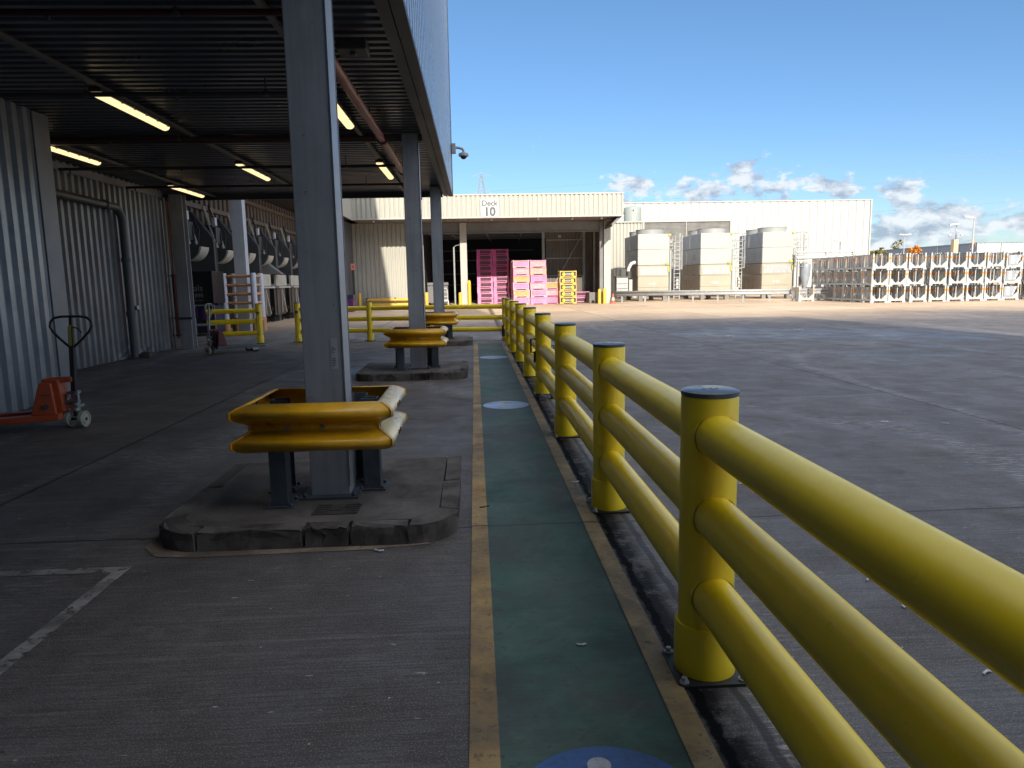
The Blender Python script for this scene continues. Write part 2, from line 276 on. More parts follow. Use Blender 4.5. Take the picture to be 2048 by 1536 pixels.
# ------------------------------------------------------------------ mesh building
class MB:
    def __init__(s, o=(0, 0, 0)): s.v = []; s.f = []; s.o = Vector(o); s.sm = []
    def add(s, vs, fs, smooth=False):
        n = len(s.v); s.v += [Vector(v) for v in vs]; s.f += [tuple(i + n for i in f) for f in fs]; s.sm += [smooth] * len(fs); return s
    def box(s, a, b, mtx=None):
        (x0, y0, z0), (x1, y1, z1) = a, b
        if x0 > x1: x0, x1 = x1, x0
        if y0 > y1: y0, y1 = y1, y0
        if z0 > z1: z0, z1 = z1, z0
        vs = [Vector(p) for p in ((x0,y0,z0),(x1,y0,z0),(x1,y1,z0),(x0,y1,z0),(x0,y0,z1),(x1,y0,z1),(x1,y1,z1),(x0,y1,z1))]
        if mtx: vs = [mtx @ v for v in vs]
        return s.add(vs, [(0,3,2,1),(4,5,6,7),(0,1,5,4),(1,2,6,5),(2,3,7,6),(3,0,4,7)])
    def bar(s, p, q, w, h=None, up=(0, 0, 1)):
        p, q = Vector(p), Vector(q); d = q - p; L = d.length; d.normalize(); u = Vector(up)
        if abs(d.dot(u)) > .98: u = Vector((0, 1, 0))
        r = d.cross(u).normalized(); u = r.cross(d); h = h or w
        vs = [e + r * (a * w / 2) + u * (b * h / 2) for e in (p, q) for a, b in ((-1,-1),(1,-1),(1,1),(-1,1))]
        return s.add(vs, [(0,3,2,1),(4,5,6,7),(0,1,5,4),(1,2,6,5),(2,3,7,6),(3,0,4,7)])
    def cyl(s, p, q, r, r2=None, n=24, caps=True):
        p, q = Vector(p), Vector(q); d = (q - p).normalized(); r2 = r if r2 is None else r2
        a = Vector((1, 0, 0)) if abs(d.x) < .9 else Vector((0, 1, 0)); u = d.cross(a).normalized(); w = d.cross(u)
        vs = [p + (u * cos(2*pi*i/n) + w * sin(2*pi*i/n)) * r for i in range(n)] + [q + (u * cos(2*pi*i/n) + w * sin(2*pi*i/n)) * r2 for i in range(n)]
        s.add(vs, [(i, i + n, (i+1) % n + n, (i+1) % n) for i in range(n)], True)
        if caps: s.add(vs[:n], [tuple(range(n))]); s.add(vs[n:], [tuple(reversed(range(n)))])
        return s
    def lathe(s, c, prof, n=32, axis='z'):
        c = Vector(c); rings = []
        vs = []
        for (r, z) in prof:
            for i in range(n):
                a = 2*pi*i/n; vs.append(c + Vector((r*cos(a), r*sin(a), z)))
        fs = []
        for k in range(len(prof) - 1):
            for i in range(n): fs.append((k*n+i, k*n+(i+1)%n, (k+1)*n+(i+1)%n, (k+1)*n+i))
        s.add(vs, fs, True)
        if prof[0][0] > 1e-4: s.add(vs[:n], [tuple(reversed(range(n)))])
        if prof[-1][0] > 1e-4: s.add(vs[-n:], [tuple(range(n))])
        return s
    def tube(s, pts, r, n=12, closed=False):
        pts = [Vector(p) for p in pts]; N = len(pts); vs = []; prev = None
        for i, p in enumerate(pts):
            if closed: d = pts[(i+1) % N] - pts[i-1]
            else: d = pts[min(i+1, N-1)] - pts[max(i-1, 0)]
            d.normalize()
            if prev is None:
                a = Vector((0, 0, 1)) if abs(d.z) < .9 else Vector((1, 0, 0)); u = d.cross(a).normalized()
            else: u = (prev - d * prev.dot(d)).normalized()
            prev = u; w = d.cross(u)
            vs += [p + (u*cos(2*pi*k/n) + w*sin(2*pi*k/n)) * r for k in range(n)]
        fs = []
        for i in range(N if closed else N - 1):
            j = (i + 1) % N
            for k in range(n): fs.append((i*n+k, i*n+(k+1)%n, j*n+(k+1)%n, j*n+k))
        s.add(vs, fs, True)
        if not closed: s.add(vs[:n], [tuple(range(n))]); s.add(vs[-n:], [tuple(reversed(range(n)))])
        return s
    def prism(s, poly, mtx, h):   # poly in local xy, extruded along local z by h, placed with mtx
        n = len(poly); vs = [mtx @ Vector((x, y, 0)) for x, y in poly] + [mtx @ Vector((x, y, h)) for x, y in poly]
        return s.add(vs, [tuple(reversed(range(n))), tuple(range(n, 2*n))] + [(i, (i+1) % n, (i+1) % n + n, i + n) for i in range(n)])
    def corr(s, p, u, L, hv, H, nrm, pitch=.2, depth=.035, crest=.5, flank=.14, zs=None, dent=None):
        # profiled sheet: starts at p, runs along u for L, rises along hv for H, ribs stand out along nrm
        p, u, hv, nrm = Vector(p), Vector(u).normalized(), Vector(hv).normalized(), Vector(nrm).normalized()
        prof = []; x = 0.
        while x < L:
            for a, d in ((0, 0), (crest, 0), (crest + flank, 1), (1 - flank, 1)):
                xx = x + a * pitch
                if xx <= L: prof.append((xx, d * depth))
            x += pitch
        prof.append((L, 0)); zs = zs or [0, H]; n = len(prof); vs = []
        for z in zs:
            for xx, d in prof:
                o = dent(xx, z) if dent else 0
                vs.append(p + u * xx + hv * z - nrm * (d - o))
        return s.add(vs, [(k*n+i, k*n+i+1, (k+1)*n+i+1, (k+1)*n+i) for k in range(len(zs)-1) for i in range(n-1)])
    def build(s, name, mat, parent=None, bevel=0., seg=2, solid=0., sharp=.6):
        me = bpy.data.meshes.new(name); me.from_pydata([v - s.o for v in s.v], [], s.f)
        me.materials.append(K[mat] if isinstance(mat, str) else mat)
        me.polygons.foreach_set('use_smooth', s.sm)
        bm = bmesh.new(); bm.from_mesh(me); bmesh.ops.remove_doubles(bm, verts=bm.verts, dist=1e-5)
        if not solid: bmesh.ops.recalc_face_normals(bm, faces=bm.faces)
        if any(s.sm):
            for e in bm.edges:
                if len(e.link_faces) == 2 and e.calc_face_angle(0) > sharp: e.smooth = False
        bm.to_mesh(me); bm.free(); me.update()
        o = bpy.data.objects.new(name, me); C.objects.link(o)
        if parent: o.parent = parent
        else: o.location = s.o
        if solid: md = o.modifiers.new('solid', 'SOLIDIFY'); md.thickness = solid; md.offset = 0
        if bevel: md = o.modifiers.new('bevel', 'BEVEL'); md.width = bevel; md.segments = seg; md.limit_method = 'ANGLE'; md.angle_limit = .6
        return o
def tag(o, label=None, cat=None, group=None, kind=None):
    if label: o['label'] = label
    if cat: o['category'] = cat
    if group: o['group'] = group
    if kind: o['kind'] = kind
    return o
def thing(name, loc, label, cat, group=None, rz=0.):
    o = bpy.data.objects.new(name, None); C.objects.link(o); o.location = loc; o.rotation_euler = (0, 0, rz)
    o.empty_display_size = .2
    return tag(o, label, cat, group)
def kids(o): return [c for c in C.objects if c.parent == o]
KID = {}
def copy_tree(o, parent=None):
    if o.name not in KID: KID[o.name] = kids(o)
    c = o.copy(); C.objects.link(c)
    if parent: c.parent = parent
    KID.setdefault(c.name, [])
    ch = [copy_tree(k, c) for k in KID[o.name]]; KID[c.name] = ch
    return c
def dup(o, loc, rz=0., label=None, group=None, scale=None):
    c = copy_tree(o); c.location = loc; c.rotation_euler = (0, 0, rz)
    if label: c['label'] = label
    if group: c['group'] = group
    if scale: c.scale = scale
    return c
def text_mesh(name, body, size, mat, parent, mtx, depth=.004, align='CENTER', offset=0.):
    cu = bpy.data.curves.new(name, 'FONT'); cu.body = body; cu.size = size; cu.align_x = align; cu.extrude = depth; cu.offset = offset
    ob = bpy.data.objects.new(name + '_tmp', cu); C.objects.link(ob)
    bpy.context.view_layer.update()
    dg = bpy.context.evaluated_depsgraph_get()
    me = bpy.data.meshes.new_from_object(ob.evaluated_get(dg)); me.transform(mtx)
    bpy.data.objects.remove(ob); me.materials.clear(); me.materials.append(K[mat]); me.name = name
    o = bpy.data.objects.new(name, me); C.objects.link(o); o.parent = parent; return o
FACE = lambda x, y, z: Matrix.Translation((x, y, z)) @ Matrix.Rotation(pi/2, 4, 'X')     # reads from -Y side

# ------------------------------------------------------------------ ground and paint
def sheet(name, pts, z, mat, o=(0, 0, 0), n=1):
    b = MB(o); b.add([(x, y, z) for x, y in pts], [tuple(range(len(pts)))]); return b.build(name, mat)
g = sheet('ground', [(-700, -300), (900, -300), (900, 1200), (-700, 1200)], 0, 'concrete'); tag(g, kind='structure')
tag(sheet('path', [(.04, -3), (.685, -3), (.685, 18.6), (.04, 18.6)], .004, 'green'), kind='structure')
for nm, x0, x1, mt, y1, lb in (('painted_line', -.06, .045, 'line_yellow', 18.6, 'yellow painted line along the left edge of the green walkway'),
                    ('painted_line', .68, .78, 'line_yellow_worn', 18.6, 'worn yellow painted line along the right edge of the green walkway')):
    tag(sheet(nm, [(x0, -3), (x1, -3), (x1, y1), (x0, y1)], .008, mt), lb, 'floor line', 'yellow edge lines of the walkway')
b = MB(); b.add([(-4.6, 3.97, .004), (-2.03, 3.97, .004), (-2.03, 4.05, .004), (-4.6, 4.05, .004)], [(0, 1, 2, 3)])
b.add([(-2.13, .5, .004), (-2.05, .5, .004), (-2.03, 3.97, .004), (-2.11, 3.97, .004)], [(0, 1, 2, 3)])
tag(b.build('bay_marking', 'line_white'), 'worn white bay corner line on the shaded concrete at lower left', 'floor line')
def floor_sign(y, mat, lab):
    o = thing('floor_sign', (.37, y, 0), lab, 'floor sign', 'round floor signs on the green walkway')
    b = MB(); N = 48; R = .3
    b.add([(R*cos(2*pi*i/N), R*sin(2*pi*i/N), .008) for i in range(N)], [tuple(range(N))]); b.build('disc', mat, o)
    b = MB(); z = .0115
    b.add([(.04*cos(2*pi*i/20), .20 + .04*sin(2*pi*i/20), z) for i in range(20)], [tuple(range(20))])
    for poly in ([(-.05,.14),(.05,.14),(.045,-.02),(-.045,-.02)], [(-.05,.14),(-.12,.0),(-.095,-.01),(-.035,.08)], [(.05,.14),(.13,.02),(.105,.0),(.035,.08)],
                 [(-.045,-.02),(0.,-.02),(-.06,-.22),(-.1,-.2)], [(0.,-.02),(.045,-.02),(.11,-.2),(.07,-.22)]):
        b.add([(x, y_, z) for x, y_ in poly], [tuple(range(len(poly)))])
    b.build('pedestrian_symbol', 'icon', o)
floor_sign(1.93, 'blue_disc', 'dark blue round pedestrian sign on the walkway at the bottom edge')
floor_sign(9.15, 'blue_disc_pale', 'pale blue round floor sign beside the second column island')
floor_sign(15.15, 'blue_disc_pale', 'farthest pale round floor sign, near the end of the walkway')

# ------------------------------------------------------------------ kerb islands, columns and guards
def island(y, x0, x1, depth, lab, seed):
    rnd = random.Random(seed); h = .13; o = thing('kerb_island', (0, y, 0), lab, 'kerb island', 'kerbed islands round the canopy columns')
    kw = .125
    def stone(pts, nm='kerb_stone'):
        b = MB((0, y, 0)); n = len(pts); cx = sum(p[0] for p in pts)/n; cy = sum(p[1] for p in pts)/n
        vs = []; 
        for k, (z, s_) in enumerate(((0, 1.0), (h*.6, 1.0), (h*.92, .985), (h, .94))):
            for px_, py_ in pts:
                j = rnd.uniform(-.009, .009) if k else 0
                vs.append((cx + (px_-cx)*(s_ if k < 3 else .97) + j, cy + (py_-cy)*(s_ if k < 3 else .95) + j, z + (rnd.uniform(-.013, .006) if k else 0)))
        fs = [(k*n+i, k*n+(i+1) % n, (k+1)*n+(i+1) % n, (k+1)*n+i) for k in range(3) for i in range(n)] + [tuple(range(3*n, 4*n))]
        b.add(vs, fs); b.build(nm, 'kerb', o, .008, 2)
    r = .3; g_ = .008
    # front stones
    xs = [x0 + r, x0 + r + .90, x0 + r + 1.08 if False else x0 + r + .78, x1 - r]
    cuts = [x0 + r*.75, x0 + r + .58, x0 + r + .86, x1 - r*.95]
    for a, c_ in zip(cuts[:-1], cuts[1:]):
        m_ = 8; top = [(a + g_ + (c_-a-2*g_)*i/m_, y + rnd.uniform(-.003, .003)) for i in range(m_+1)]
        stone(top + [(c_ - g_, y + kw), (a + g_, y + kw)])
    def arc(cx, cy, a0, a1, R): return [(cx + R*cos(a0+(a1-a0)*i/10), cy + R*sin(a0+(a1-a0)*i/10)) for i in range(11)]
    stone(arc(x1 - r*.95, y + r, -pi/2, 0, r) + [(x1 - r*.95 + r - kw, y + r), (x1 - r*.95, y + kw)])
    stone(arc(x0 + r*.75, y + r, pi, 3*pi/2, r) + [(x0 + r*.75, y + kw), (x0 + r*.75 - r + kw, y + r)])
    xr = x1 - r*.95 + r; xl = x0 + r*.75 - r; n = max(2, int((depth - r*2)/.62)); L = (depth - r)/n
    for i in range(n):
        a = y + r + i*L + g_; c_ = a + L - 2*g_
        stone([(xr - kw, a), (xr + rnd.uniform(-.008, 0), a), (xr + rnd.uniform(-.008, 0), c_), (xr - kw, c_)])
        stone([(xl, a), (xl + kw, a), (xl + kw, c_), (xl, c_)])
    b = MB((0, y, 0)); b.box((xl + kw + .004, y + kw + .004, 0), (xr - kw - .004, y + depth, h - .006)); b.build('paving', 'island', o)
    # pale mortar skirt laid on the slab round the nose
    b = MB((0, y, 0)); b.add([(x0 - .12, y + .42, .004), (x0 - .13, y + .12, .004), (x0 + .0, y - .05, .004), (x0 + .25, y - .09, .004), (x1 - .5, y - .06, .004), (x1 - .15, y - .0, .004), (x1 - .5, y + .3, .004), (x0 + .3, y + .3, .004)], [tuple(range(8))])
    b.build('mortar_skirt', 'patch', o)
    return o
ISL = [(4.24, -1.97, -.16, 1.72), (11.76, -1.97, -.17, 1.75), (18.15, -1.97, -.10, 1.6)]
islands = [island(*a, l, i) for i, (a, l) in enumerate(zip(ISL, ('nearest kerbed island with blackened stones and a small iron cover', 'middle kerbed island of grey stones beside the walkway', 'farthest kerbed island by the end of the walkway')))]
b = MB(); b.box((-1.10, 4.50, .124), (-.80, 4.70, .128)); b.box((-.99, 4.57, .128), (-.91, 4.63, .132)); 
for i in range(5): b.box((-1.09, 4.51 + i*.045, .128), (-1.0, 4.53 + i*.045, .131)); b.box((-.9, 4.51 + i*.045, .128), (-.81, 4.53 + i*.045, .131))
tag(b.build('access_cover', 'manhole'), 'small square iron access cover in front of the nearest column', 'drain cover')

PROF = [(.0, .158), (.022, .157), (.050, .146), (.078, .124), (.083, .115), (.083, .082), (.078, .073), (.014, .030), (.004, .018), (.004, -.018), (.014, -.030), (.078, -.073), (.083, -.082), (.083, -.115), (.078, -.124), (.050, -.146), (.022, -.157), (.0, -.158)]
def w_beam(half, off, side, K_=1.22):    # side: rotation index 0 front(-Y) 1 right(+X) 2 back 3 left
    b = MB(); n = len(PROF); m = Matrix.Rotation(side * pi/2, 4, 'Z'); vs = []
    hl, of = (half[0], off[1]) if side % 2 == 0 else (half[1], off[0])
    for e in (-1, 1):
        for d, z in PROF: vs.append(m @ Vector((e * (hl + d * K_), -(of + d * K_ - .012), z)))
    b.add(vs, [(i, i+1, i+1+n, i+n) for i in range(n-1)], True); return b
def guard(loc, lab):
    o = thing('column_guard', (0, 0, 0), lab, 'crash guard', 'yellow crash guards round the canopy columns')
    half = (.43, .36); off = (.43, .36); zc = .55
    posts = [(-.27, -.27, 0), (.3, .08, 1), (.2, .27, 2), (-.34, .10, 3)]
    for sd in range(4):
        bm_ = w_beam(half, off, sd)
        for v in bm_.v: v.z += zc
        r = bm_.build('beam', 'guard_pale' if sd == 1 else 'guard', o, 0, 2, .005, .33)  # right-hand beam paler than the rest: sky glare painted into its colour
        if sd == 1: r['label'] = 'pale cream-yellow beam facing the yard, with sky glare painted in'
        
        m = Matrix.Rotation(sd * pi/2, 4, 'Z'); hl, of = (half[0], off[1]) if sd % 2 == 0 else (half[1], off[0])
        if sd in (1, 3):
            for u in (-.12, -.02):
                for z in (.097, -.097):
                    b = MB()
                    p = m @ Vector((u, -(of + .085), zc + z)); q = m @ Vector((u, -(of + .102), zc + z)); b.cyl(p, q, .018, .014, 6); b.build('bolt', 'bolt_rust', r)
        else:
            for u in (-.18, .05):
                b = MB(); p = m @ Vector((u, -(of - .01), zc)); q = m @ Vector((u, -(of + .012), zc)); b.cyl(p, q, .017, .013, 10); b.build('bolt', 'galv', r)
    for x, y, sd in posts:
        m = Matrix.Translation((x, y, 0)) @ Matrix.Rotation(sd * pi/2, 4, 'Z'); b = MB()
        b.box((-.055, -.06, 0), (-.047, .06, zc + .12), m); b.box((-.047, -.06, 0), (.055, -.052, zc + .12), m); b.box((.047, -.052, 0), (.055, .06, zc + .12), m)
        p = b.build('post', 'steel_dark', o, .002)
        b = MB(); b.box((-.1, -.1, -.0), (.1, .1, .012), m)
        for a in (-.075, .075):
            for c_ in (-.075, .075): q = m @ Vector((a, c_, .012)); b.cyl(q, q + Vector((0, 0, .022)), .012, n=6)
        b.build('base_plate', 'steel_dark', p)
    o.location = loc; return o
g0 = guard((-1.08, 5.03, .124), 'nearest yellow crash guard of ribbed steel beams around the column')
dup(g0, (-1.03, 12.55, .124), 0, 'middle yellow crash guard around the second column')
dup(g0, (-.98, 19.0, .124), radians(-1), 'farthest yellow crash guard, around the third column by the cross barrier')

# ------------------------------------------------------------------ canopy building (tall block over the loading bays)
ZS = 4.1
cb = thing('canopy_building', (-4, 10, 0), 'tall blue-grey clad building whose dark canopy covers the loading bays on the left', 'building')
O = (-4, 10, 0)
b = MB(O); b.corr((-.55, -14, 4.06), (0, 1, 0), 34.4, (0, 0, 1), 7.2, (1, 0, 0), .30, .07, .6, .05); b.build('side_cladding', 'clad_side', cb)
b = MB(O); b.box((-30, -30, ZS + .14), (-.6, 20.34, 11.2)); b.build('upper_wall', 'clad_side', cb)
b = MB(O); b.corr((-.57, 20.4, 4.06), (-1, 0, 0), 29, (0, 0, 1), 7.2, (0, 1, 0), .25, .03, .6, .1); b.build('end_cladding', 'clad_side', cb)
b = MB(O); b.box((-.66, -14, 11.2), (-.5, 20.46, 11.4)); b.box((-.56, 20.36, 4.0), (-.53, 20.44, 11.2)); b.build('corner_trim', 'flash', cb)
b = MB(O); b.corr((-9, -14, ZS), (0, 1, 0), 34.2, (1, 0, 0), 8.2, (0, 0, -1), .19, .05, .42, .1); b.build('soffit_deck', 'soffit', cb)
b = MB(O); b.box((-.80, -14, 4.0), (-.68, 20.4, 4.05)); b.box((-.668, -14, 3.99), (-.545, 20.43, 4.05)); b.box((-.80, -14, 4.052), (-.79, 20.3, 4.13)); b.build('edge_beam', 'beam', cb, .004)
b = MB(O); b.box((-9, 20.28, 3.97), (-.82, 20.42, 4.14)); b.box((-9, 20.2, 3.955), (-.82, 20.27, 3.967)); b.build('end_beam', 'beam', cb, .004)
b = MB(O); b.box((-9, 5.2, 3.93), (-.82, 5.32, 4.09)); b.build('cross_beam', 'beam', cb, .004)
b = MB(O); b.box((-9, 12.46, 3.97), (-.82, 12.56, 4.09)); b.build('cross_beam', 'beam', cb, .004)
for (x, y), lab in (((-1.05, 5.03), 'grey-blue steel column with a paper notice, the nearest'), ((-1.02, 12.53), None), ((-.96, 19.1), None)):
    b = MB(O); b.box((x - .135, y - .125, .12), (x + .135, y + .125, ZS - .015)); c = b.build('column', 'column', cb, .006, 2)
    if lab: c['label'] = lab
    b = MB(O); b.box((x - .2, y - .2, .124), (x + .2, y + .2, .14)); 
    for a in (-.17, .17):
        for d in (-.17, .17): b.cyl((x+a, y+d, .14), (x+a, y+d, .165), .014, n=6)
    b.build('base_plate', 'steel_dark', c)
    b = MB(O)  # scraped corner edge strips
    b.bar((x + .137, y - .127, .2), (x + .137, y - .127, ZS - .05), .008); b.bar((x + .137, y + .127, .2), (x + .137, y + .127, ZS - .05), .006)
    b.build('corner_bead', 'galv', c)
    if lab:
        b = MB(O); b.box((x + .055, y - .1275, 1.03), (x + .10, y - .1255, 1.24)); s_ = b.build('paper_notice', 'sticker', c)
        b = MB(O)
        rr = random.Random(3)
        for k in range(9):
            z = 1.05 + k*.012 + (.0 if k < 5 else .03); b.box((x + .062, y - .1285, z), (x + .062 + rr.uniform(.012, .034), y - .1276, z + .005))
        b.build('printed_marks', 'textgrey', c)
# solid bulk behind the camera: the rest of the warehouse that throws the yard into shade
def mass(name, x0, x1, y0, y1, h, lab, mat='clad_side'):
    o = thing(name, ((x0+x1)/2, y0, 0), lab, 'building'); b = MB(o.location)
    b.box((x0, y0, 0), (x1, y1, h)); b.build('wall', mat, o)
    b = MB(o.location); b.corr((x0, y1 + .05, .3), (1, 0, 0), x1-x0, (0, 0, 1), h-.3, (0, 1, 0), .3, .04); b.build('cladding', mat, o)
    b = MB(o.location); b.box((x0-.1, y1, h+.003), (x1+.1, y1+.2, h+.25)); b.build('parapet', 'flash', o); return o
SUN_EL = radians(26.); TE = math.tan(SUN_EL)
mass('warehouse_block', -40, 4.9, -30, -5.2, 23.5, 'tall warehouse block rising behind the yard barrier')
mass('low_warehouse_block', 5.1, 16.0, -29, -5.2, 15.9, 'lower warehouse block beside the tall warehouse block')
# unseen block added over the roof, slanted to shape the deck wall shadow
sc_ = thing('shadow_block', (-20, 0, 0), 'unseen block added above the canopy roof to shade the deck wall', 'building'); b = MB((-20, 0, 0))
b.prism([(-34, 11.41), (-2.75, 11.41), (-2.75, 14.4), (-3.7, 21.5), (-34, 21.5)], Matrix.Translation((0, 19.9, 0)) @ Matrix.Rotation(pi/2, 4, 'X'), 12); b.build('wall', 'clad_side', sc_)

# cable trays, lamps, sprinkler pipes
def tray(x, y0, y1, lab):
    o = thing('cable_tray', (x, y0, ZS - .07), lab, 'cable tray', 'cable trays under the canopy'); b = MB((x, y0, ZS - .07))
    b.box((x - .03, y0, ZS - .075), (x + .03, y1, ZS - .06)); b.box((x - .03, y0, ZS - .058), (x - .024, y1, ZS - .03)); b.box((x + .024, y0, ZS - .058), (x + .03, y1, ZS - .03))
    b.build('channel', 'tray', o); b = MB((x, y0, ZS - .07)); y = y0 + .4
    while y < y1: b.cyl((x, y, ZS - .06), (x, y, ZS + .02), .006, n=6); y += 1.6
    b.build('hanger_rod', 'tray', o)
TR = [(-1.80, 'right'), (-4.50, 'middle'), (-6.98, 'left')]
tray(-1.80, -4, 20.2, 'straight cable tray nearest the columns, under the canopy'); tray(-4.5, -4, 20.2, 'cable tray down the middle of the canopy soffit'); tray(-6.98, 11.2, 20.2, 'cable tray closest to the corrugated left wall')
lp = thing('strip_light', (0, 0, 0), '', 'strip light', 'lit strip lights under the canopy')
b = MB(); b.box((-.075, -1.0, .045), (.075, 1.0, .1)); b.build('housing', 'body_d', lp, .01)
b = MB(); N = 14
poly = [(.068*cos(pi + pi*i/N), .055*sin(pi + pi*i/N)) for i in range(N+1)]
b.prism(poly, Matrix.Translation((0, .97, .043)) @ Matrix.Rotation(pi/2, 4, 'X'), 1.94); b.build('diffuser', 'lamp', lp, .012)
b = MB()
for k in range(6):
    for sx in (-1, 1): b.box((sx*.069, -.85 + k*.34, .028), (sx*.082, -.81 + k*.34, .07))
b.build('clip', 'galv', lp)
spots = [(-4.50, 10.2, 'long bright strip light left of the nearest column, largest of the six'), (-1.80, 10.2, 'strip light partly hidden behind the nearest column'), (-6.98, 13.15, 'strip light beside the near corrugated wall end'),
         (-4.50, 15.45, 'strip light crossed by a thin dark pipe, next left of the nearest column'), (-1.80, 15.45, 'strip light just left of the second column'), (-6.98, 18.3, 'farthest strip light, above the far end of the corrugated wall')]
for i, (x, y, lab) in enumerate(spots):
    q = lp if i == 0 else dup(lp, (0, 0, 0)); q.location = (x, y, ZS - .185); q['label'] = lab
def spipe(y, x0, x1, r, mat, lab):
    o = thing('sprinkler_pipe', (x0, y, ZS - .2), lab, 'pipe', 'thin sprinkler pipes across the canopy'); b = MB(o.location)
    b.cyl((x0, y, ZS - .2), (x1, y, ZS - .2), r, n=12); b.build('pipe', mat, o)
    b = MB(o.location); x = x1 - 1.1
    while x > x0:
        b.cyl((x, y, ZS - .2), (x, y, ZS), .008, n=6); b.lathe((x, y, ZS - .2), [(.03, -.03), (.045, -.015), (.045, .015), (.03, .03)], 12); x -= 2.1
    b.build('hanger', 'body_d', o); b = MB(o.location); x = x1 - 2.15
    while x > x0: b.cyl((x, y, ZS - .2), (x, y, ZS - .27), .012, .02, 8); x -= 2.1
    b.build('sprinkler_head', 'body_d', o)
ords = ['nearest', 'second', 'third', 'fourth', 'fifth']
for k, (y, m_) in enumerate(((6.5, 'dred_pipe'), (9.1, 'body_d'), (11.75, 'dred_pipe'), (14.5, 'body_d'), (17.15, 'dred_pipe'))):
    spipe(y, -7.9 if y > 11 else -6.0, -1.35, .028, m_, '%s thin %s sprinkler pipe crossing the canopy soffit' % (ords[k], 'dark red' if m_ == 'dred_pipe' else 'black'))
mp = thing('red_main_pipe', (-1.42, 3, 3.9), 'thick red water main running under the canopy from the nearest column to the second', 'pipe'); b = MB(mp.location)
b.cyl((-1.42, -4, 3.9), (-1.42, 20, 3.9), .062, n=20); b.build('pipe', 'red_pipe', mp)
b = MB(mp.location)
for y in (6.0, 11.9, 15.2): b.cyl((-1.42, y, 3.9), (-1.42, y + .09, 3.9), .082, n=20)
b.build('coupling', 'dred_pipe', mp); b = MB(mp.location)
for y in (7.5, 10.6, 14.0): b.bar((-1.42, y, 3.96), (-1.42, y, 4.12), .02)
b.build('hanger', 'body_d', mp)
b = MB(); b.box((-1.32, 7.55, 3.93), (-1.02, 7.85, 4.04)); b.box((-1.2, 7.65, 3.9), (-1.14, 7.72, 3.93)); tag(b.build('junction_box', 'body_d', None, .01), 'black junction box under the soffit right of the nearest column', 'junction box')
# dome camera on the corner
cc = thing('security_camera', (-.5, 20.3, 5.3), 'grey dome security camera on an arm at the fascia corner', 'security camera'); q = cc.location.copy(); b = MB(q)
b.box((-.53, 20.2, 5.12), (-.42, 20.36, 5.38)); b.build('wall_box', 'galv_l', cc, .006)
b = MB(q); b.tube([(-.42, 20.28, 5.28), (-.33, 20.28, 5.27), (-.24, 20.28, 5.24), (-.21, 20.28, 5.2), (-.21, 20.28, 5.14)], .035, 10); b.build('arm', 'galv_l', cc)
b = MB(q); b.lathe((-.21, 20.28, 5.02), [(.05, .13), (.13, .1), (.14, .04), (.13, .02)], 20); b.build('hood', 'galv_l', cc)
b = MB(q); b.lathe((-.21, 20.28, 5.02), [(.0, -.06), (.05, -.045), (.085, -.01), (.09, .02), (.05, .03), (0, .03)], 18); b.build('dome', 'black', cc)

# ------------------------------------------------------------------ left walls
rnd = random.Random(5)
def dentf(seed, amp, zmax):
    r = random.Random(seed); ph = [r.uniform(0, 6) for _ in range(8)]
    def f(x, z):
        a = max(0, 1 - z / zmax) ** 1.4
        q = sin(x*9.1+ph[0]) * sin(z*13+ph[1]) + .7*sin(x*23+ph[2]+z*9) + .5*sin(x*41+z*31+ph[3])
        w = max(0, sin(x*1.7+ph[4]) + .35)
        big = .25 * sin(x*3.1+z*2.2+ph[5]) * sin(z*1.7+ph[6])
        return amp * (a * q * w + big * .12)
    return f
zs = [.02, .05, .1, .15, .2, .26, .33, .42, .55, .7, .9, 1.2, 1.6, 2.0, 2.5, 3.0, 3.5, 4.1]
lw = thing('loading_bay_wall', (-6.1, 10, 0), 'near corrugated metal wall with dented foot beside the orange pallet truck', 'wall'); O = (-6.1, 10, 0)
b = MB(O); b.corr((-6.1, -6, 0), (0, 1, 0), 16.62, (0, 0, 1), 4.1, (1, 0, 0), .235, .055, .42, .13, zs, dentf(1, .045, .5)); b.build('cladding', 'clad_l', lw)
b = MB(O); b.box((-6.30, -6, 0), (-6.19, 10.66, 4.09)); b.build('inner_lining', 'flash', lw)
b = MB(O); b.box((-6.14, 10.64, .0), (-6.085, 11.02, 4.09)); b.box((-8.1, 10.90, 0), (-6.142, 11.0, 4.09)); b.build('corner_flashing', 'flash', lw, .004)
rw = thing('recessed_wall', (-8, 15, 0), 'long corrugated metal wall set back behind the downpipe', 'wall'); O = (-8, 15, 0)
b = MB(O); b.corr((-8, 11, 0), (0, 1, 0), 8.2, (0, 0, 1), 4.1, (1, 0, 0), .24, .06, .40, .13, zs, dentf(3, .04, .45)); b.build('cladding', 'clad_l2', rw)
b = MB(O); b.box((-8.22, 11.0, 0), (-8.1, 19.2, 4.09)); b.build('inner_lining', 'flash', rw)
b = MB(O); b.box((-7.985, 11.02, 3.9), (-7.96, 19.2, 4.05)); b.build('head_trim', 'flash', rw)
dp = thing('downpipe', (-7.9, 16.8, 0), 'grey drainpipe running along the wall then down to the ground', 'pipe'); O = dp.location.copy(); b = MB(O)
pts = [(-7.86, 11.02, 3.46), (-7.86, 16.4, 3.40)] + [(-7.86, 16.4 + .33*sin(a), 3.40 - .33*(1-cos(a))) for a in [pi/2*i/8 for i in range(1, 9)]] + [(-7.86, 16.73, .05)]
b.tube(pts, .082, 16); b.build('pipe', 'downpipe', dp)
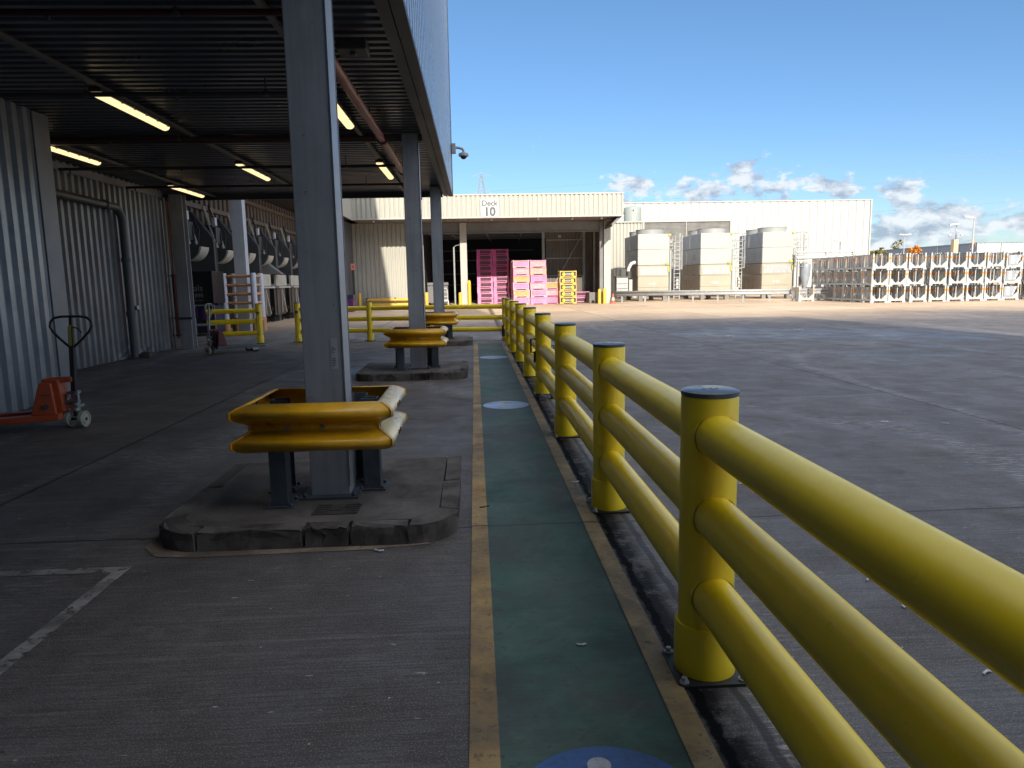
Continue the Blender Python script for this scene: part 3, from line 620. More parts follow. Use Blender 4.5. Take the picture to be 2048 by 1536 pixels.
for p_, q_ in (((-7.86, 16.0, 3.405), (-7.86, 16.1, 3.403)), ((-7.86, 16.73, 2.2), (-7.86, 16.73, 2.3)), ((-7.86, 16.73, .98), (-7.86, 16.73, 1.1))): b = MB(O); b.cyl(p_, q_, .1, n=18); b.build('collar', 'downpipe', dp)
b = MB(O); b.cyl((-7.86, 16.9, 1.16), (-7.74, 16.86, 1.18), .05, n=14); b.build('inspection_cap', 'galv', dp)
b = MB((-7.8, 17.1, 0)); b.box((-7.88, 16.95, 0), (-7.62, 17.3, .1)); b.box((-7.85, 17.0, .1), (-7.65, 17.2, .13)); tag(b.build('rubble_block', 'kerb', None, .02), 'small dark concrete block at the foot of the drainpipe', 'block')
sc2 = thing('wall_end_column', (-7.66, 19.35, 0), 'grey steel column ending the corrugated wall, with a thin red pipe', 'column'); O = sc2.location.copy()
b = MB(O); b.box((-7.82, 19.24, 0), (-7.5, 19.27, 4.0)); b.box((-7.82, 19.5, 0), (-7.5, 19.53, 4.0)); b.box((-7.67, 19.27, 0), (-7.65, 19.5, 4.0)); b.build('steel_section', 'column', sc2, .003)
b = MB(O); b.cyl((-7.9, 19.1, .05), (-7.9, 19.1, 3.9), .035, n=10); b.build('conduit', 'galv_l', sc2)
b = MB(O); b.cyl((-7.82, 19.15, .3), (-7.82, 19.15, 3.9), .022, n=8); b.build('red_pipe', 'red_pipe', sc2)
b = MB(O); 
for z in (.35, .8, 1.9): b.box((-7.95, 19.08, z), (-7.78, 19.24, z + .05))
b.box((-7.85, 19.2, .78), (-7.45, 19.235, .84)); b.build('clamp', 'body_d', sc2)

# ------------------------------------------------------------------ yellow barriers
def post_parts(par, x, y, o, h=1.15, z0=.012, r=.11, caster=False, logo=False):
    b = MB(o); b.lathe((x, y, 0), [(r, z0), (r, h - .02), (r - .006, h - .006)], 40); p = b.build('post', 'barrier', par)
    b = MB(o); b.lathe((x, y, 0), [(r + .013, z0), (r + .013, z0 + .2), (r + .009, z0 + .207), (r, z0 + .207)], 40); b.build('sleeve', 'barrier', p)
    b = MB(o); b.lathe((x, y, 0), [(r - .002, h - .012), (r + .001, h - .008), (r + .001, h + .006), (r - .012, h + .012), (0, h + .013)], 36); b.build('cap', 'cap', p)
    b = MB(o)
    for k in range(6): b.box((x - .035 + k*.013, y - .02 + (k % 3)*.012, h + .0135), (x - .028 + k*.013, y - .0 + (k % 2)*.02, h + .0145))
    b.build('cap_mark', 'white', p)
    if caster:
        b = MB(o)
        for a in (-.1, .09):
            b.cyl((x + a, y - .12, .035), (x + a + .03, y - .125, .035), .035, n=14); b.box((x + a - .012, y - .12, .04), (x + a + .045, y - .06, .075))
        b.build('caster', 'rubber', p)
        b = MB(o); b.box((x - .13, y - .1, .055), (x + .13, y + .1, .072)); b.build('base_plate', 'galv', p, .004)
    else:
        b = MB(o); s_ = .145; c_ = .02; b.prism([(x-s_+c_, y-s_), (x+s_-c_, y-s_), (x+s_, y-s_+c_), (x+s_, y+s_-c_), (x+s_-c_, y+s_), (x-s_+c_, y+s_), (x-s_, y+s_-c_), (x-s_, y-s_+c_)], Matrix.Identity(4), .014)
        b.build('base_plate', 'black', p, .002)
        for a in (-.118, .118):
            for c2 in (-.118, .118):
                b = MB(o); b.cyl((x+a, y+c2, .014), (x+a, y+c2, .02), .019, n=16); b.cyl((x+a, y+c2, .02), (x+a, y+c2, .036), .012, n=6); b.build('bolt', 'galv_l', p)
    if logo:
        b = MB(o); b.cyl((x, y - r + .001, .86), (x, y - r - .004, .86), .042, n=24); b.build('badge', 'black', p)
        b = MB(o); b.box((x - .025, y - r - .0055, .852), (x + .025, y - r - .0042, .868)); b.build('badge_mark', 'white', p)
    return p
RZ = (.352, .680, 1.0)
ba = thing('safety_barrier', (.92, 10, 0), 'long yellow three-rail barrier running along the right of the green walkway', 'safety barrier', 'yellow three-rail barriers'); O = ba.location.copy()
PY_ = [.42, 2.70, 4.83, 7.24, 9.70, 12.0, 14.25, 16.2, 18.15, 19.75]
PX_ = [.908, .908, .912, .915, .918, .915, .91, .885, .865, .85]
for i, (x, y) in enumerate(zip(PX_, PY_)):
    p = post_parts(ba, x, y, O, 1.16, .07 if i == 4 else .013, caster=(i == 4))
    if i == 4:
        b = MB(O); b.tube([(x - .11, y - .02, .82), (x - .17, y - .03, .82), (x - .17, y - .03, .64), (x - .11, y - .02, .64)], .013, 8); b.box((x - .135, y - .05, .5), (x - .11, y - .02, .64)); b.tube([(x + .11, y, .72), (x + .15, y, .72), (x + .15, y, .68)], .01, 8); b.build('gate_handle', 'black', p)
    b = MB(O); b.tube([(x + .108, y + .0, .72), (x + .116, y, .64), (x + .118, y, .6), (x + .112, y, .52), (x + .108, y, .48)], .006, 6); b.build('side_clip', 'black', p)
for (x0, y0), (x1, y1) in zip(zip(PX_[:-1], PY_[:-1]), zip(PX_[1:], PY_[1:])):
    for z in RZ:
        b = MB(O); d = .098
        r_ = .085
        N = 12; 
        b.cyl((x0, y0 + d, z), (x1, y1 - d, z), r_, n=40, caps=False); b.cyl((x0, y0 + d - .03, z), (x0, y0 + d + .002, z), r_ + .004, n=40, caps=False)
        b.cyl((x1, y1 - d - .002, z), (x1, y1 - d + .03, z), r_ + .004, n=40, caps=False)
        b.build('rail', 'barrier', ba)
def cross_barrier(pts, lab, logo=(), extra=None, r=.085):
    o = thing('safety_barrier', ((pts[0][0] + pts[-1][0])/2, pts[0][1], 0), lab, 'safety barrier', 'yellow three-rail barriers'); O = o.location.copy()
    for i, (x, y) in enumerate(pts):
        if extra and i in extra: continue
        post_parts(o, x, y, O, 1.12, .012, r, logo=(i in logo))
    for a, c_ in zip(pts[:-1], pts[1:]):
        for z in (.30, .63, .93):
            b = MB(O); b.cyl((a[0] + .06, a[1], z), (c_[0] - .06, c_[1], z), .065, n=20); b.build('rail', 'barrier', o)
    return o
cross_barrier([(-5.10, 20.75), (-3.02, 20.55), (.84, 19.80)], 'yellow three-rail barrier crossing behind the three grey columns', (0,), extra=(2,))
cross_barrier([(-7.55, 20.3), (-6.13, 20.55)], 'short yellow barrier between the wall column and the white ladder guard', (1,), extra=(0,))
b = MB((.79, 19.6, 0)); b.box((.72, 19.56, .12), (.80, 19.62, .42)); tag(b.build('gate_latch', 'black', None, .006), 'black latch block on the barrier corner by the walkway end', 'latch')

# ------------------------------------------------------------------ ladder-like column guard
lg = thing('column_ladder_guard', (-8.22, 26.0, 0), 'tall white and orange polymer ladder guard standing around the pale column', 'column protector'); O = lg.location.copy()
cs = [(-8.73, 25.5), (-7.72, 25.5), (-7.76, 26.5), (-8.76, 26.5)]
for x, y in cs:
    b = MB(O); b.lathe((x, y, 0), [(.10, .5), (.10, 2.06), (.09, 2.08), (0, 2.08)], 24); p = b.build('post', 'white_p', lg)
    b = MB(O); b.lathe((x, y, 0), [(.12, 0), (.12, .49), (.1, .5)], 24); b.build('sleeve', 'amber', p)
for k in range(6):
    z = .42 + k*.31
    for (p_, q_) in zip(cs, cs[1:] + cs[:1]):
        b = MB(O); b.cyl((p_[0], p_[1], z), (q_[0], q_[1], z), .048, n=12); b.build('rung', 'amber', lg)
b = MB((-8.22, 26.1, 0)); b.box((-8.46, 25.9, 0), (-8.05, 26.25, 5.6)); pc = b.build('pale_column', 'column_w', None, .006); tag(pc, 'pale grey column inside the white ladder guard', 'column')

# ------------------------------------------------------------------ dock wing on the left
dw = thing('dock_wing_building', (-10, 34, 0), 'brown clad dock wing building behind the white ladder guard', 'building'); O = dw.location.copy()
b = MB(O); b.corr((-10.0, 20.4, 0), (0, 1, 0), 29, (0, 0, 1), 5.65, (1, 0, 0), .5, .12, .5, .08); b.build('wall', 'brownw', dw)
b = MB(O); b.box((-18, 20.5, 0), (-10.14, 52, 7.0)); b.build('rear_mass', 'dark', dw)
b = MB(O); b.box((-10, 20.5, 5.66), (-7.66, 49.28, 5.8)); b.build('roof_soffit', 'dark', dw)
b = MB(O); b.corr((-7.6, 20.5, 5.7), (0, 1, 0), 25.72, (0, 0, 1), 1.35, (1, 0, 0), .3, .035); b.build('fascia', 'cream', dw)
b = MB(O); b.box((-7.70, 46.02, 5.62), (-7.52, 46.32, 7.15)); b.build('corner_trim', 'cream_t', dw)
b = MB(O); b.box((-7.64, 20.5, 5.62), (-7.56, 46.1, 5.70)); b.box((-7.66, 20.5, 7.05), (-7.55, 46.1, 7.14)); b.build('fascia_trim', 'cream_t', dw)
b = MB(O)
for z in (4.42, 5.2): b.box((-9.99, 20.5, z), (-9.85, 46, z + .16))
b.build('wall_beam', 'brownw', dw)
b = MB(O); b.corr((-8.15, 42.2, 0), (0, 1, 0), 7.08, (0, 0, 1), 5.65, (1, 0, 0), .3, .04); b.box((-10, 42.1, 0), (-8.2, 42.18, 5.65)); b.build('grey_wall', 'grey_c_shaded', dw)  # grey wall coloured darker to stand for the shade on it
# bays
bp = thing('dock_pillar', (0, 0, 0), '', 'dock pillar', 'dark pillars between the waste chutes')
b = MB(); b.box((-.5, -.14, 0), (.35, .14, 3.3)); b.prism([(-.5, 3.3), (.35, 3.3), (-.3, 4.2), (-.5, 4.3)], Matrix.Translation((0, .14, 0)) @ Matrix.Rotation(pi/2, 4, 'X'), .28); b.build('casing', 'grey_mid', bp, .006)
b = MB(); b.box((.352, -.13, 0), (.37, -.09, 3.2)); b.box((.352, .09, 0), (.37, .13, 3.2)); b.build('edge_strip', 'ridx', bp)
nm = ['nearest', 'second nearest', 'third', 'fourth', 'fifth', 'sixth', 'farthest']
for i in range(6):
    q = bp if i == 0 else dup(bp, (0, 0, 0)); q.location = (-9.5, 26.1 + i*2.63, 0); q['label'] = '%s dark pillar between the waste chutes' % nm[i] if i < 5 else 'farthest dark pillar between the waste chutes'
wc = thing('waste_chute', (0, 0, 0), '', 'waste chute', 'waste chutes hanging on the dock wall')
b = MB(); N = 10; R = .52   # curved cover: shell around Y axis
out = [(R*cos(a), R*sin(a)) for a in [radians(-100 + 95*i/N) for i in range(N+1)]]; inn = [(.9*x, .9*z) for x, z in reversed(out)]
b.prism(out + inn, Matrix.Translation((0, .36, .55)) @ Matrix.Rotation(pi/2, 4, 'X'), .72); b.build('curved_cover', 'cover', wc)
side = [(0, 0)] + out
for y in (.40, -.37): b = MB(); b.prism(side, Matrix.Translation((-.05, y, .55)) @ Matrix.Rotation(pi/2, 4, 'X'), .03); b.build('side_cheek', 'grey_mid', wc)
b = MB(); b.box((-.35, -.3, .75), (.1, .2, 1.35)); b.box((-.4, -.36, 1.35), (.0, .3, 1.42)); b.build('drive_box', 'body_d', wc, .01)
b = MB()
for y in (-.36, -.24, .3, .4): b.bar((.12, y, .6), (-.3, y, 2.1), .05)
b.build('arm', 'cover', wc)
b = MB(); b.tube([(.15, .1, .7), (.1, .15, 1.2), (-.1, .2, 1.6), (-.3, .25, 2.2)], .03, 8); b.tube([(.2, .25, .6), (.25, .3, 1.1), (0, .35, 1.7)], .02, 8); b.build('hose', 'black', wc)
b = MB(); b.box((-.02, -.2, 1.42), (.06, .0, 1.7)); b.build('sign_plate', 'white_p', wc)
for i in range(6):
    q = wc if i == 0 else dup(wc, (0, 0, 0)); q.location = (-9.55, 24.85 + i*2.63, 2.45); q['label'] = '%s waste chute with curved white cover on the dock wall' % (nm[i] if i < 5 else 'farthest')
co = thing('waste_container', (0, 0, 0), '', 'waste container', 'dark waste containers under the chutes')
b = MB(); b.box((-1.0, -.95, .3), (.3, .95, 1.62)); b.build('body', 'container', co, .02)
b = MB(); b.box((.302, -.9, 1.62), (.40, .9, 2.12)); b.box((-1, -.95, 1.62), (.3, .95, 1.70)); b.build('top_panel', 'cover', co, .01)
b = MB(); b.box((.30, -1.0, 1.52), (.55, 1.0, 1.60)); b.build('lip', 'cover', co, .01)
b = MB(); b.box((.302, -.6, .35), (.33, -.1, 1.5)); b.build('door', 'grey_mid', co, .01)
b = MB(); b.bar((.36, .1, 1.5), (.42, .55, .4), .05); b.bar((.36, .1, 1.5), (.37, .05, .4), .04); b.build('brace', 'cover', co)
b = MB()
for y in (-.7, .7): b.cyl((.1, y-.06, .12), (.1, y+.06, .12), .12, n=16); b.cyl((-.8, y-.06, .12), (-.8, y+.06, .12), .12, n=16)
b.box((.35, .5, .55), (.5, .6, .7)); b.build('wheel', 'rubber', co)
for i in range(4):
    q = co if i == 0 else dup(co, (0, 0, 0)); q.location = (-9.35, 31.2 + i*2.63, 0); q['label'] = ['nearest dark waste container with pale top panel, right of the ladder guard', 'second dark waste container right of the ladder guard', 'third dark waste container, beside the nearest grey column', 'farthest dark waste container, behind the nearest grey column'][i]
b = MB((-8.9, 30.5, 0)); b.prism([(0, 0), (1.1, 0), (.15, .75), (0, .75)], Matrix.Translation((-9.7, 33.2, 2.13)) @ Matrix.Rotation(pi/2, 4, 'X'), .5); tag(b.build('rubbish_heap', 'block', None, .02), 'grey sloping heap of waste on the dark containers', 'rubbish')
bk = thing('black_container', (-8.9, 25.2, 0), 'black lettered container behind the short yellow barrier', 'container'); O = bk.location.copy()
b = MB(O); b.box((-9.8, 24.1, 1.08), (-8.62, 25.2, 2.14)); b.build('body', 'container', bk, .01)
for body, z, sz in (('etals', 1.50, .28), ('e 1898', 1.28, .19), ('lhgrs.com', 1.16, .10)):
    text_mesh('lettering', body, sz, 'lettering', bk, Matrix.Translation((-8.94 + 8.9, 24.095 - 25.2, z)) @ Matrix.Rotation(pi/2, 4, 'X'), .001, 'RIGHT')
cg = thing('cage_pallet', (-8.9, 24.6, 0), 'low blue and purple wrapped load below the black container', 'pallet load'); O = cg.location.copy()
b = MB(O); b.box((-9.7, 24.2, .12), (-8.65, 25.1, 1.0)); b.build('load', 'navy', cg, .02)
b = MB(O)
for x in (-9.3, -8.92, -8.66): b.box((x, 24.17, .1), (x + .03, 24.19, 1.05))
b.box((-9.75, 24.17, 1.0), (-8.63, 24.195, 1.04)); b.box((-9.75, 24.15, .34), (-8.63, 24.17, .42)); b.build('wire_frame', 'galv_l', cg)
b = MB(O); b.box((-9.05, 24.16, .55), (-8.95, 24.185, .9)); b.box((-9.5, 24.16, .6), (-9.2, 24.185, .95)); b.build('wrap', 'purple', cg)

# ------------------------------------------------------------------ pallet trucks
def pallet_truck(name, paint, label, handle_mat='black'):
    # forks run along -X from the body at origin; steering column at x=+.1
    o = thing(name, (0, 0, 0), label, 'pallet truck', 'hand pallet trucks')
    b = MB()
    # battery-box style body: tapered plate seen from the side
    b.prism([(-.30, .20), (.02, .20), (-.02, .58), (-.18, .60)], Matrix.Translation((0, .12, 0)) @ Matrix.Rotation(pi/2, 4, 'X'), .24)
    b.prism([(-.28, .20), (-.02, .20), (-.05, .56), (-.17, .57)], Matrix.Translation((0, .26, 0)) @ Matrix.Rotation(pi/2, 4, 'X'), .05)
    b.prism([(-.28, .20), (-.02, .20), (-.05, .56), (-.17, .57)], Matrix.Translation((0, -.21, 0)) @ Matrix.Rotation(pi/2, 4, 'X'), .05)
    b.box((-.14, -.06, .54), (.10, .06, .60)); body = b.build('body', paint, o, .012)
    b = MB(); b.box((-.16, -.2635, .42), (-.06, -.2605, .435)); b.cyl((-.11, -.26, .30), (-.11, -.285, .30), .028, n=16); b.build('pin_boss', 'steel_dark', body)
    for s_ in (-1, 1):
        b = MB(); b.prism([(-1.32, .10), (-1.36, .13), (-1.30, .165), (.0, .205), (.0, .13)], Matrix.Translation((0, s_*.19 + .08, 0)) @ Matrix.Rotation(pi/2, 4, 'X'), .16); f_ = b.build('fork', paint if paint == 'truck' else 'steel_dark', o, .008)
        b = MB()
        for x in (-1.12, -1.02): b.cyl((x, s_*.19 - .045, .045), (x, s_*.19 + .045, .045), .042, n=16)
        b.build('roller', 'wheel' if paint == 'truck' else 'rubber', f_)
        b = MB(); b.box((-1.16, s_*.19 - .055, .05), (-.98, s_*.19 - .047, .13)); b.box((-1.16, s_*.19 + .047, .05), (-.98, s_*.19 + .055, .13)); b.build('roller_bracket', 'galv', f_)
    return o
def steering(o, yaw, lean, loop_w=.44, hmat='black', x0=.1, H=1.16, metal='galv'):
    m0 = Matrix.Translation((x0, 0, 0)) @ Matrix.Rotation(yaw, 4, 'Z')
    b = MB()
    for p_, q_, r_ in (((0, 0, .2), (0, 0, .34), .05), ((0, 0, .34), (0, 0, .42), .035), ((.03, .06, .3), (.03, .06, .44), .02), ((.02, -.07, .28), (.02, -.07, .40), .022)): b.cyl(m0 @ Vector(p_), m0 @ Vector(q_), r_, n=14)
    b.box((-.06, -.075, .24), (.075, .075, .275), m0); b.box((-.05, -.055, .40), (.06, .055, .43), m0); b.box((.03, -.09, .3), (.09, .09, .33), m0)
    pmp = b.build('pump', metal, o)
    b = MB(); b.cyl(m0 @ Vector((0, 0, .2)), m0 @ Vector((0, 0, .13)), .03, n=10); b.cyl(m0 @ Vector((0, -.1, .095)), m0 @ Vector((0, .1, .095)), .014, n=8); b.build('axle', 'body_d', pmp)
    for s_ in (-1, 1):
        b = MB(); R = .095; y0, y1 = s_*.055, s_*.115
        # wheel with rounded tread, solid disc and hub recess
        prof = [(.022, 0), (.055, 0), (.06, .012), (.075, .012), (.08, 0), (R-.006, 0), (R, .008), (R, .052), (R-.006, .06), (.08, .06), (.075, .048), (.06, .048), (.055, .06), (.022, .06)]
        mw = m0 @ Matrix.Translation((0, min(y0, y1), .095)) @ Matrix.Rotation(-pi/2, 4, 'X'); t_ = MB(); t_.lathe((0, 0, 0), prof, 36); 
        b.add([mw @ v for v in t_.v], t_.f, True); b.build('wheel', 'wheel', o)
        b = MB(); b.cyl(mw @ Vector((0, 0, -.004)), mw @ Vector((0, 0, .064)), .021, n=14)
        for k in range(5):
            a = 2*pi*k/5; b.cyl(mw @ Vector((.04*cos(a), .04*sin(a), .0)), mw @ Vector((.04*cos(a), .04*sin(a), -.004)), .006, n=6)
        b.build('hub', 'rubber', o)
    m1 = m0 @ Matrix.Translation((0, 0, .38)) @ Matrix.Rotation(lean, 4, 'Y')
    b = MB(); L = H - .38
    b.bar(m1 @ Vector((0, 0, 0)), m1 @ Vector((0, 0, L - .02)), .055, .04, (m1.to_3x3() @ Vector((1, 0, 0)))); st = b.build('handle_stem', hmat, o, .004)
    b = MB(); w = loop_w / 2
    pts = [(0, -.0, L - .24), (0, -w*.55, L - .13)]
    loop = [(0, -.02, L-.26), (0, -w*.5, L-.17), (0, -w*.86, L-.08), (0, -w, L-.02), (0, -w*.97, L+.04), (0, -w*.78, L+.085), (0, -w*.45, L+.10), (0, w*.45, L+.10), (0, w*.78, L+.085), (0, w*.97, L+.04), (0, w, L-.02), (0, w*.86, L-.08), (0, w*.5, L-.17), (0, .02, L-.26)]
    b.tube([m1 @ Vector(p_) for p_ in loop], .014, 10); b.bar(m1 @ Vector((0, 0, L-.26)), m1 @ Vector((0, 0, L+.1)), .03, .02, (m1.to_3x3() @ Vector((1, 0, 0)))); b.build('grip_loop', hmat, o)
    b = MB(); b.tube([m1 @ Vector((0, .01, L-.02)), m1 @ Vector((.0, w*.35, L-.04)), m1 @ Vector((.0, w*.5, L-.09))], .008, 6); b.build('release_lever', 'body_d', o)
    b = MB(); sgn = 1; b.box((.0215, -.018, L-.24), (.0225, .018, L-.0), m1); b.box((-.0225, -.018, L-.24), (-.0215, .018, L-.0), m1); b.build('warning_label', 'sticker_y', st)
pt = pallet_truck('pallet_truck', 'truck', 'orange-red hand pallet truck with upright black handle beside the near corrugated wall')
steering(pt, radians(-107), radians(-5), .50, H=1.2)
pt.location = (-4.83, 8.48, 0); pt.rotation_euler = (0, 0, radians(12))
pt2 = pallet_truck('pallet_truck', 'truck_d', 'dark red hand pallet truck with grey handle in front of the short yellow barrier')
steering(pt2, radians(120), radians(5), .30, 'galv', H=1.12)
pt2.location = (-6.35, 17.5, 0); pt2.rotation_euler = (0, 0, radians(180 + 42)); pt2.scale = (.9, .9, 1)

# ------------------------------------------------------------------ deck building
db = thing('deck_building', (0, 49, 0), 'cream clad loading deck building with a Deck 10 sign and open bays', 'building'); O = db.location.copy()
FY = 46.2
b = MB(O); b.corr((-7.55, FY, 5.72), (1, 0, 0), 17.2, (0, 0, 1), 1.33, (0, -1, 0), .30, .07, .62, .06); b.build('fascia', 'cream', db)
b = MB(O); b.corr((9.65, FY, 5.72), (0, 1, 0), 6, (0, 0, 1), 1.33, (1, 0, 0), .30, .035); b.build('fascia', 'cream', db)
b = MB(O); b.box((-7.55, FY - .03, 5.64), (9.70, FY + .06, 5.72)); b.box((-7.55, FY - .03, 7.05), (9.70, FY + .15, 7.13)); b.build('fascia_trim', 'cream_t', db)
b = MB(O); b.box((-8.6, FY + .14, 5.66), (9.62, 50, 5.71)); b.box((-7.5, FY + .1, 7.0), (9.6, 66, 7.04)); b.build('roof', 'ridx', db)
b = MB(O); b.corr((-7.5, FY + .07, 5.645), (1, 0, 0), 17, (0, 1, 0), 3.0, (0, 0, -1), .3, .03); b.build('eaves_soffit', 'brown_c', db)
b = MB(O); b.box((-3.5, 49.2, 4.95), (8.75, 49.32, 5.62)); b.box((-3.5, 49.12, 4.9), (8.75, 49.32, 4.95)); b.build('lintel', 'ridx', db, .004)
b = MB(O); b.corr((-8.5, 49.3, .0), (1, 0, 0), 4.95, (0, 0, 1), 5.64, (0, -1, 0), .30, .08, .6, .08); b.build('wall', 'cream', db)
b = MB(O); b.box((-8.6, 49.36, 0), (-3.5, 49.5, 5.64)); b.box((-3.56, 49.22, 0), (-3.4, 49.36, 5.6)); b.build('wall_edge', 'cream_t', db)
b = MB(O); b.box((-.92, 49.0, 0), (-.46, 49.19, 5.6)); c = b.build('column', 'cream_t', db, .005)
b = MB(O); b.box((8.62, 49.05, 0), (8.86, 49.3, 5.6)); b.build('column', 'ridx', db, .005)
b = MB(O); b.box((8.9, 48.95, 0), (9.36, 49.3, 5.6)); b.build('column', 'cream_t', db, .005)
b = MB(O); b.prism([(8.95, 5.0), (9.6, 5.64), (9.4, 5.64), (8.95, 5.2)], Matrix.Translation((0, 48.9, 0)) @ Matrix.Rotation(pi/2, 4, 'X'), 2.5); b.build('eaves_bracket', 'ridx', db)
# interior
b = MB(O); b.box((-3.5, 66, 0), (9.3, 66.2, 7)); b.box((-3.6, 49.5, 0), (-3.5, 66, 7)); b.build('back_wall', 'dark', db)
b = MB(O); b.box((9.0, 49.4, 0), (9.1, 66, 5.7)); b.build('side_wall', 'brown_c', db)
b = MB(O); b.corr((5.42, 54, .0), (1, 0, 0), 3.55, (0, 0, 1), 5.6, (0, -1, 0), .26, .04); b.build('inner_wall', 'brown_c', db)
b = MB(O)
for z in (1.95, 3.25, 4.6): b.box((5.42, 53.9, z), (8.4, 53.95, z + .07))
b.bar((8.25, 53.85, 5.2), (5.75, 53.85, .9), .1, .06); b.box((8.15, 53.7, 0), (8.35, 53.85, 5.6)); b.box((8.75, 52.5, 0), (8.9, 52.6, 5.6)); b.box((5.1, 53.7, 0), (5.3, 53.9, 5.6)); b.build('inner_frame', 'galv_l', db)
b = MB(O)
for y in (52, 55, 58, 61): b.box((-3.4, y, 5.2), (9, y + .12, 5.35))
for x in (-1.5, .9, 3.3): b.bar((x, 50, 4.9), (x + .6, 62, 5.1), .09)
for z in (1.4, 2.3, 3.4, 4.2): b.box((-3.4, 60.5, z), (5.0, 60.6, z + .06))
b.build('roof_purlin', 'ridx', db)
b = MB(O); b.box((8.1, 50.3, 0), (8.85, 52.2, .75)); b.build('plinth', 'block', db, .02)
b = MB(O); b.box((6.35, 53.88, 4.8), (6.55, 53.93, 5.0)); b.build('wall_lamp', 'white', db)
b = MB(O); b.box((-3.4, 52.0, 1.45), (-1.9, 52.1, 1.65)); b.box((-3.4, 52.1, .2), (-1.95, 53.5, 1.42)); b.build('dock_bench', 'ridx', db)
# sign
sg = thing('deck_sign', (1.11, FY - .03, 6.2), 'white sign reading Deck 10 on the cream fascia', 'sign'); 
b = MB(); b.box((-.60, -.03, -.5), (.55, .0, .62)); b.build('panel', 'white', sg, .004)
text_mesh('word', 'Deck', .47, 'textgrey', sg, FACE(-.03, -.032, .20), .002, offset=.012)
text_mesh('number', '10', .74, 'textgrey', sg, FACE(-.03, -.032, -.42), .002, offset=.03)
# small lamps under the eaves
for i, x in enumerate((-6.3, 1.2, 4.2, 6.4, 8.3)):
    b = MB((x, FY + .3, 5.6)); b.box((x - .06, FY + .25, 5.5), (x + .06, FY + .4, 5.62)); tag(b.build('eaves_lamp', 'white', None, .01), ['eaves lamp over the cream wall left of the second column', 'small eaves lamp just below the Deck sign', 'small eaves lamp above the slatted pink crates', 'small eaves lamp above the yellow crates', 'small eaves lamp nearest the right end of the fascia'][i], 'lamp', 'small lamps under the deck eaves')
# bollards
bo = thing('bollard', (0, 0, 0), '', 'bollard', 'yellow bollards at the deck'); b = MB()
b.lathe((0, 0, 0), [(.1, 0), (.1, .92), (.09, .97), (.05, 1.0), (0, 1.01)], 20); b.build('tube', 'yellow', bo)
for i, (x, y, h, lab) in enumerate(((-7.75, 48.6, 1.05, 'orange bollard at the corner of the dark grey wall'), (-3.27, 48.9, 1.0, 'yellow bollard at the right end of the cream wall'), (-.99, 48.75, .95, 'short yellow bollard left of the deck column'), (-.36, 48.7, 1.75, 'tall yellow bollard right of the deck column'),
                           (8.52, 48.6, 1.0, 'yellow bollard left of the pale corner column'), (8.86, 48.55, 1.05, 'yellow bollard in front of the pale corner column'))):
    q = bo if i == 0 else dup(bo, (0, 0, 0)); q.location = (x, y, 0); q.scale = (1.1, 1.1, h); q['label'] = lab
rb = thing('rail_barrier', (-5.4, 48.9, 0), 'low two-rail orange barrier along the foot of the cream wall', 'barrier'); O = rb.location.copy()
for z in (.22, .55):
    b = MB(O); b.cyl((-7.3, 48.9, z), (-3.5, 48.9, z), .1, n=14); b.build('rail', 'yellow', rb)
for x in (-7.3, -5.4): b = MB(O); b.box((x - .08, 48.82, 0), (x + .08, 48.98, .68)); b.build('post', 'body_d', rb)
cn = thing('traffic_cone', (9.42, 48.4, 0), 'red and white traffic cone beside the pale corner column', 'traffic cone'); b = MB()
b.lathe((0, 0, 0), [(.14, .03), (.11, .22)], 16); b.lathe((0, 0, 0), [(.075, .42), (.03, .68), (0, .68)], 16); b.build('cone', 'red', cn)
b = MB(); b.lathe((0, 0, 0), [(.112, .22), (.076, .42)], 16); b.build('sleeve', 'white', cn); b = MB(); b.box((-.2, -.2, 0), (.2, .2, .03)); b.build('base', 'red', cn)
sb = thing('sack_barrow', (-2.05, 48.9, 0), 'white two-wheeled sack barrow standing in the deck bay', 'sack barrow'); b = MB()
b.tube([(-.2, 0, .1), (-.2, 0, 1.1), (-.12, 0, 1.25), (.12, 0, 1.25), (.2, 0, 1.1), (.2, 0, .1)], .025, 8); b.build('frame', 'white', sb)
b = MB(); 
for z in (.4, .7, 1.0): b.bar((-.2, 0, z), (.2, 0, z), .03)
b.box((-.24, -.2, .38), (.24, .02, .48)); b.build('cross_bar', 'white', sb); b = MB(); b.box((-.25, -.25, .02), (.25, 0, .05)); b.bar((-.25, -.2, 0), (-.25, -.2, .42), .05); b.bar((.25, -.2, 0), (.25, -.2, .42), .05); b.build('toe_plate', 'white', sb)
b = MB(); b.cyl((-.28, .08, .12), (-.22, .08, .12), .12, n=14); b.cyl((.22, .08, .12), (.28, .08, .12), .12, n=14); b.build('wheel', 'rubber', sb)
b = MB((-1.35, 49, 0)); b.cyl((-1.35, 49.4, 0), (-1.35, 49.4, 4.0), .06, n=10); b.tube([(-1.35, 49.4, 4.0), (-1.2, 49.3, 4.12), (-.95, 49.2, 4.15)], .03, 8); tag(b.build('vent_pipe', 'galv_l'), 'thin pale pipe standing left of the deck column', 'pipe')
pb = thing('plastic_bin', (-7.75, 43.6, 0), 'dark purple plastic bin against the grey dock wall', 'bin'); b = MB()
b.prism([(-.45, 0), (.45, 0), (.5, .8), (-.5, .8)], Matrix.Translation((0, .5, 0)) @ Matrix.Rotation(pi/2, 4, 'X'), 1.0); b.build('body', 'purple', pb, .02); b = MB(); b.box((-.52, -.52, .8), (.52, .52, 1.0)); b.build('lid', 'navy', pb, .02)
b = MB(); b.box((-.4, -.515, .35), (-.25, -.505, .6)); b.build('label_plate', 'white', pb)
